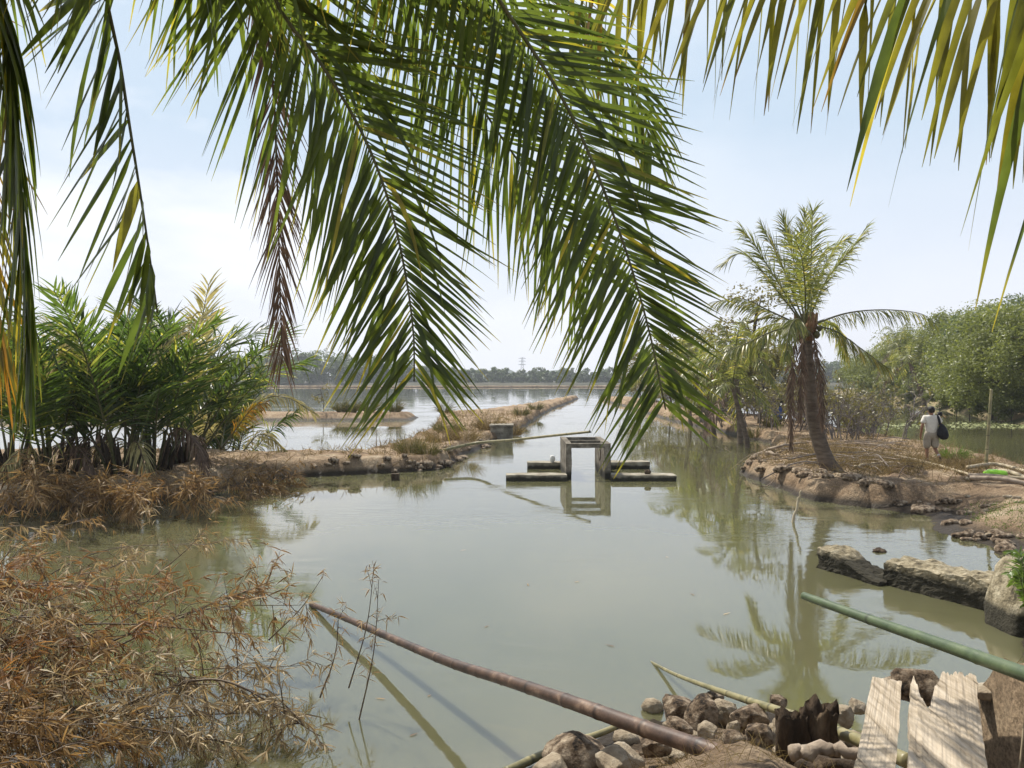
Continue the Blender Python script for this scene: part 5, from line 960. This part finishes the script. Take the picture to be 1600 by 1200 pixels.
rnd = random.Random(12)
for k, (u, v) in enumerate([(602, 1092), (668, 1088), (826, 915), (905, 908), (757, 980), (1040, 870), (720, 860), (960, 1010), (560, 905), (1130, 960), (640, 1150), (1085, 930)]):
    p = Wp(u, v, .006); an = rnd.uniform(0, 6.28); ml = MB(); leaflet(ml, p, Vector((math.cos(an), math.sin(an), .02)), Vector((0, 0, 1)), rnd.uniform(.05, .14), .02, 0, rnd.random(), 0, .8, 4, .1)
    tag(ml.build('floating_leaf', M['dry']), 'small dry leaf floating on the open pond', 'leaf', 'leaves floating on the pond')

# ------------------------------------------------------------------ people
def skinned(name, joints, edges, mat, parent, root='pelvis', sub=2, flat=None):
    ks = list(joints); me = bpy.data.meshes.new(name); me.from_pydata([joints[k][0] for k in ks], [(ks.index(a), ks.index(b)) for a, b in edges], []); me.materials.append(M[mat])
    o = bpy.data.objects.new(name, me); COL.objects.link(o); o.parent = parent
    mod = o.modifiers.new('skin', 'SKIN'); mod.use_smooth_shade = True
    for i, k in enumerate(ks):
        r = joints[k][1]; sv = me.skin_vertices[0].data[i]; sv.radius = r if isinstance(r, tuple) else (r, r); sv.use_root = (k == root)
    s = o.modifiers.new('sub', 'SUBSURF'); s.levels = sub; s.render_levels = sub; return o
def person(loc, face, label, top, bottom, shorts=True, scale=1.0, pose='walk'):
    # x to the figure's right, y forward
    root = empty('person', loc, label, 'person'); root.rotation_euler = (0, 0, face); root.scale = (scale,) * 3
    if pose == 'walk': ft = dict(hl=(-.10, .0, .90), kl=(-.105, .06, .49), al=(-.10, .03, .09), tl=(-.11, .18, .035), hr=(.10, 0, .90), kr=(.115, .05, .49), ar=(.12, -.30, .24), tr=(.12, -.30, .06))
    else: ft = dict(hl=(-.10, .0, .90), kl=(-.11, .03, .49), al=(-.11, 0, .09), tl=(-.13, .16, .035), hr=(.10, 0, .90), kr=(.11, .03, .49), ar=(.12, 0, .09), tr=(.14, .16, .035))
    ar = dict(sl=(-.19, -.01, 1.40), el=(-.27, -.04, 1.13), wl=(-.275, .04, .88), sr=(.19, -.01, 1.40), er=(.29, .02, 1.16), wr=(.25, .20, 1.20 if pose == 'walk' else .92))
    J = {'pelvis': ((0, 0, .93), (.15, .10)), 'waist': ((0, 0, 1.10), (.135, .095)), 'chest': ((0, -.015, 1.30), (.165, .11)), 'neckb': ((0, -.01, 1.44), (.075, .07)), 'neck': ((0, .005, 1.50), .055), 'skull': ((0, .02, 1.585), (.075, .09)), 'crown': ((0, .015, 1.67), (.065, .078)),
         'sl': (ar['sl'], .058), 'el': (ar['el'], .042), 'wl': (ar['wl'], .028), 'sr': (ar['sr'], .058), 'er': (ar['er'], .042), 'wr': (ar['wr'], .028),
         'hl': (ft['hl'], .09), 'kl': (ft['kl'], .058), 'al': (ft['al'], .038), 'tl': (ft['tl'], .035), 'hr': (ft['hr'], .09), 'kr': (ft['kr'], .058), 'ar': (ft['ar'], .038), 'tr': (ft['tr'], .035)}
    E = [('pelvis', 'waist'), ('waist', 'chest'), ('chest', 'neckb'), ('neckb', 'neck'), ('neck', 'skull'), ('skull', 'crown'), ('chest', 'sl'), ('sl', 'el'), ('el', 'wl'), ('chest', 'sr'), ('sr', 'er'), ('er', 'wr'), ('pelvis', 'hl'), ('hl', 'kl'), ('kl', 'al'), ('al', 'tl'), ('pelvis', 'hr'), ('hr', 'kr'), ('kr', 'ar'), ('ar', 'tr')]
    for sd_, w_ in (('l', ar['wl']), ('r', ar['wr'])):
        w_ = Vector(w_); e_ = Vector(ar['e' + sd_]); d = (w_ - e_).normalized(); sg_ = -1 if sd_ == 'l' else 1; pm = w_ + d * .07; J['pm' + sd_] = (tuple(pm), (.036, .018)); E.append(('w' + sd_, 'pm' + sd_)); yv = Vector((0, 1, 0)) if abs(d.y) < .8 else Vector((0, 0, 1))
        for q_ in range(4):
            a0 = pm + yv * (.026 - .018 * q_) + d * .01; ln = (.065, .075, .07, .055)[q_]; m_ = a0 + d * ln * .55 + Vector((-sg_ * .006, 0, 0)); t_ = a0 + d * ln + Vector((-sg_ * .024, 0, 0)); J[f'f{q_}a{sd_}'] = (tuple(m_), .009); J[f'f{q_}b{sd_}'] = (tuple(t_), .0075); E += [('pm' + sd_, f'f{q_}a{sd_}'), (f'f{q_}a{sd_}', f'f{q_}b{sd_}')]
        th = w_ + d * .035 + yv * .045 + Vector((-sg_ * .012, 0, 0)); J['th' + sd_] = (tuple(th), .011); J['tt' + sd_] = (tuple(th + d * .035 + yv * .008), .009); E += [('w' + sd_, 'th' + sd_), ('th' + sd_, 'tt' + sd_)]
    skinned('body', J, E, 'skin', root)
    # shirt
    JS = {'pelvis': ((0, -.005, .85), (.19, .14)), 'waist': ((0, -.01, 1.12), (.18, .13)), 'chest': ((0, -.02, 1.30), (.20, .14)), 'yoke': ((0, -.012, 1.42), (.11, .09)), 'collar': ((0, 0, 1.475), (.068, .066)),
          'sl': (ar['sl'], .085), 'ml': (tuple(Vector(ar['sl']).lerp(Vector(ar['el']), .72)), .085), 'sr': (ar['sr'], .085), 'mr': (tuple(Vector(ar['sr']).lerp(Vector(ar['er']), .72)), .085)}
    skinned('shirt', JS, [('pelvis', 'waist'), ('waist', 'chest'), ('chest', 'yoke'), ('yoke', 'collar'), ('chest', 'sl'), ('sl', 'ml'), ('chest', 'sr'), ('sr', 'mr')], top, root)
    JP = {'pelvis': ((0, -.005, .93), (.165, .12)), 'wb': ((0, -.005, 1.07), (.155, .11))}
    EP = [('pelvis', 'wb')]
    for sd_ in 'lr':
        h_, k_, a_ = Vector(ft['h' + sd_]), Vector(ft['k' + sd_]), Vector(ft['a' + sd_]); JP['h' + sd_] = (tuple(h_ + Vector((0, 0, -.06))), .125); JP['m' + sd_] = (tuple(h_.lerp(k_, .6)), .118); JP['k' + sd_] = (tuple(k_.lerp(a_, .12)), .112)
        EP += [('pelvis', 'h' + sd_), ('h' + sd_, 'm' + sd_), ('m' + sd_, 'k' + sd_)]
        if not shorts: JP['a' + sd_] = (tuple(k_.lerp(a_, .95)), .075); EP.append(('k' + sd_, 'a' + sd_))
    skinned('shorts' if shorts else 'trousers', JP, EP, bottom, root)
    # shoes and socks
    for sd_ in 'lr':
        a_, t_ = Vector(ft['a' + sd_]), Vector(ft['t' + sd_]); dn = (t_ - a_); 
        if shorts: skinned('sock', {'pelvis': (tuple(a_ + (Vector(ft['k' + sd_]) - a_) * .08), .044), 'b': (tuple(a_ + (Vector(ft['k' + sd_]) - a_) * .30), .048)}, [('pelvis', 'b')], 'sock', root, sub=2)
        skinned('shoe', {'pelvis': (tuple(a_ - dn * .12 + Vector((0, 0, -.035 if dn.z > -.15 else 0))), (.045, .05)), 'b': (tuple(a_.lerp(t_, .55)), (.048, .042)), 'c': (tuple(a_ + dn * 1.15), (.042, .034))}, [('pelvis', 'b'), ('b', 'c')], 'shoe', root)
    # head details: hair cap, ears, nose
    hv = blob((0, -.012, 1.635), (.092, .108, .105), 'hair', 'hair', 5, .12, 3, 3.0); hv.parent = root
    for s_ in (-1, 1):
        e_ = blob((s_ * .082, .01, 1.575), (.012, .024, .035), 'skin', 'ear', 6, .1, 2); e_.parent = root
    n_ = blob((0, .112, 1.57), (.016, .02, .028), 'skin', 'nose', 7, .08, 2); n_.parent = root
    return root
mp_ = G(1455, 726, .45); mp_.z = gz(mp_.x, mp_.y)
man = person(mp_, R(-8), 'person in a white short sleeved shirt and khaki shorts walking away along the path', 'shirt', 'shorts', True, .985, 'walk')
# bag slung from the right shoulder
bo = Vector(mp_); bag = empty('shoulder_bag', bo, 'bulging black bag slung from the walking person right shoulder', 'bag'); bag.rotation_euler = man.rotation_euler; bag.scale = man.scale
o = blob((.235, -.16, .99), (.155, .12, .235), 'black_cloth', 'pouch', 9, .12, 4, 1.3); o.parent = bag
v = o.data.vertices
for x in v:
    t = (x.co.z + .235) / .47; k = lerp(1.12, .55, max(0, min(1, t)) ** 1.5); x.co.x *= k; x.co.x += .05 * (1 - t); x.co.y *= k
mb = MB(); tube(mb, spline([(.19, -.16, 1.20), (.165, -.13, 1.36), (.155, -.02, 1.475), (.19, .10, 1.38), (.24, .04, 1.18)], 20), .02, 8, flat=1.8); st = mb.build('strap', M['black_cloth']); st.parent = bag
# bundle of leafy stems carried over the right shoulder
bu = empty('leafy_bundle', bo, 'small dark leafy bundle held over the walking person right shoulder', 'bundle'); bu.rotation_euler = man.rotation_euler; bu.scale = man.scale
hd = blob((.29, .12, 1.50), (.065, .06, .07), 'black_cloth', 'knot', 11, .3, 3); hd.parent = bu
ml = MB(); rnd = random.Random(2)
for k in range(16):
    d = Vector((rnd.uniform(.2, 1), rnd.gauss(0, .4), rnd.gauss(-.15, .35))).normalized(); leaflet(ml, (.31, .12, 1.49), d, Vector((rnd.gauss(0, 1), rnd.gauss(0, 1), 1)), rnd.uniform(.12, .28), .03, .5, rnd.random(), 0, .6, 3, 0)
x_ = ml.build('leaves', M['straw']); x_.parent = bu
p2 = G(1216, 664, .5); p2.z = gz(p2.x, p2.y)
person(p2, R(160), 'person in a dark top and blue trousers half hidden behind the hanging dead fronds', 'black_cloth', 'blue_cloth', False, .98, 'stand')

# ------------------------------------------------------------------ haze over the lake
m, t = new_mat('haze_air'); o_ = nn(t, 'ShaderNodeOutputMaterial'); pv = nn(t, 'ShaderNodeVolumePrincipled'); pv.inputs['Color'].default_value = (0.88, 0.93, 1.0, 1); pv.inputs['Density'].default_value = 0.0004; pv.inputs['Anisotropy'].default_value = 0.2
t.links.new(pv.outputs[0], o_.inputs['Volume'])
mb = MB(); box(mb, -2300, 2300, -60, 1950, -2, 70); hzo = mb.build('haze', m, smooth=False); tag(hzo, kind='stuff', label='thin pale haze hanging over the lake and the far shore')
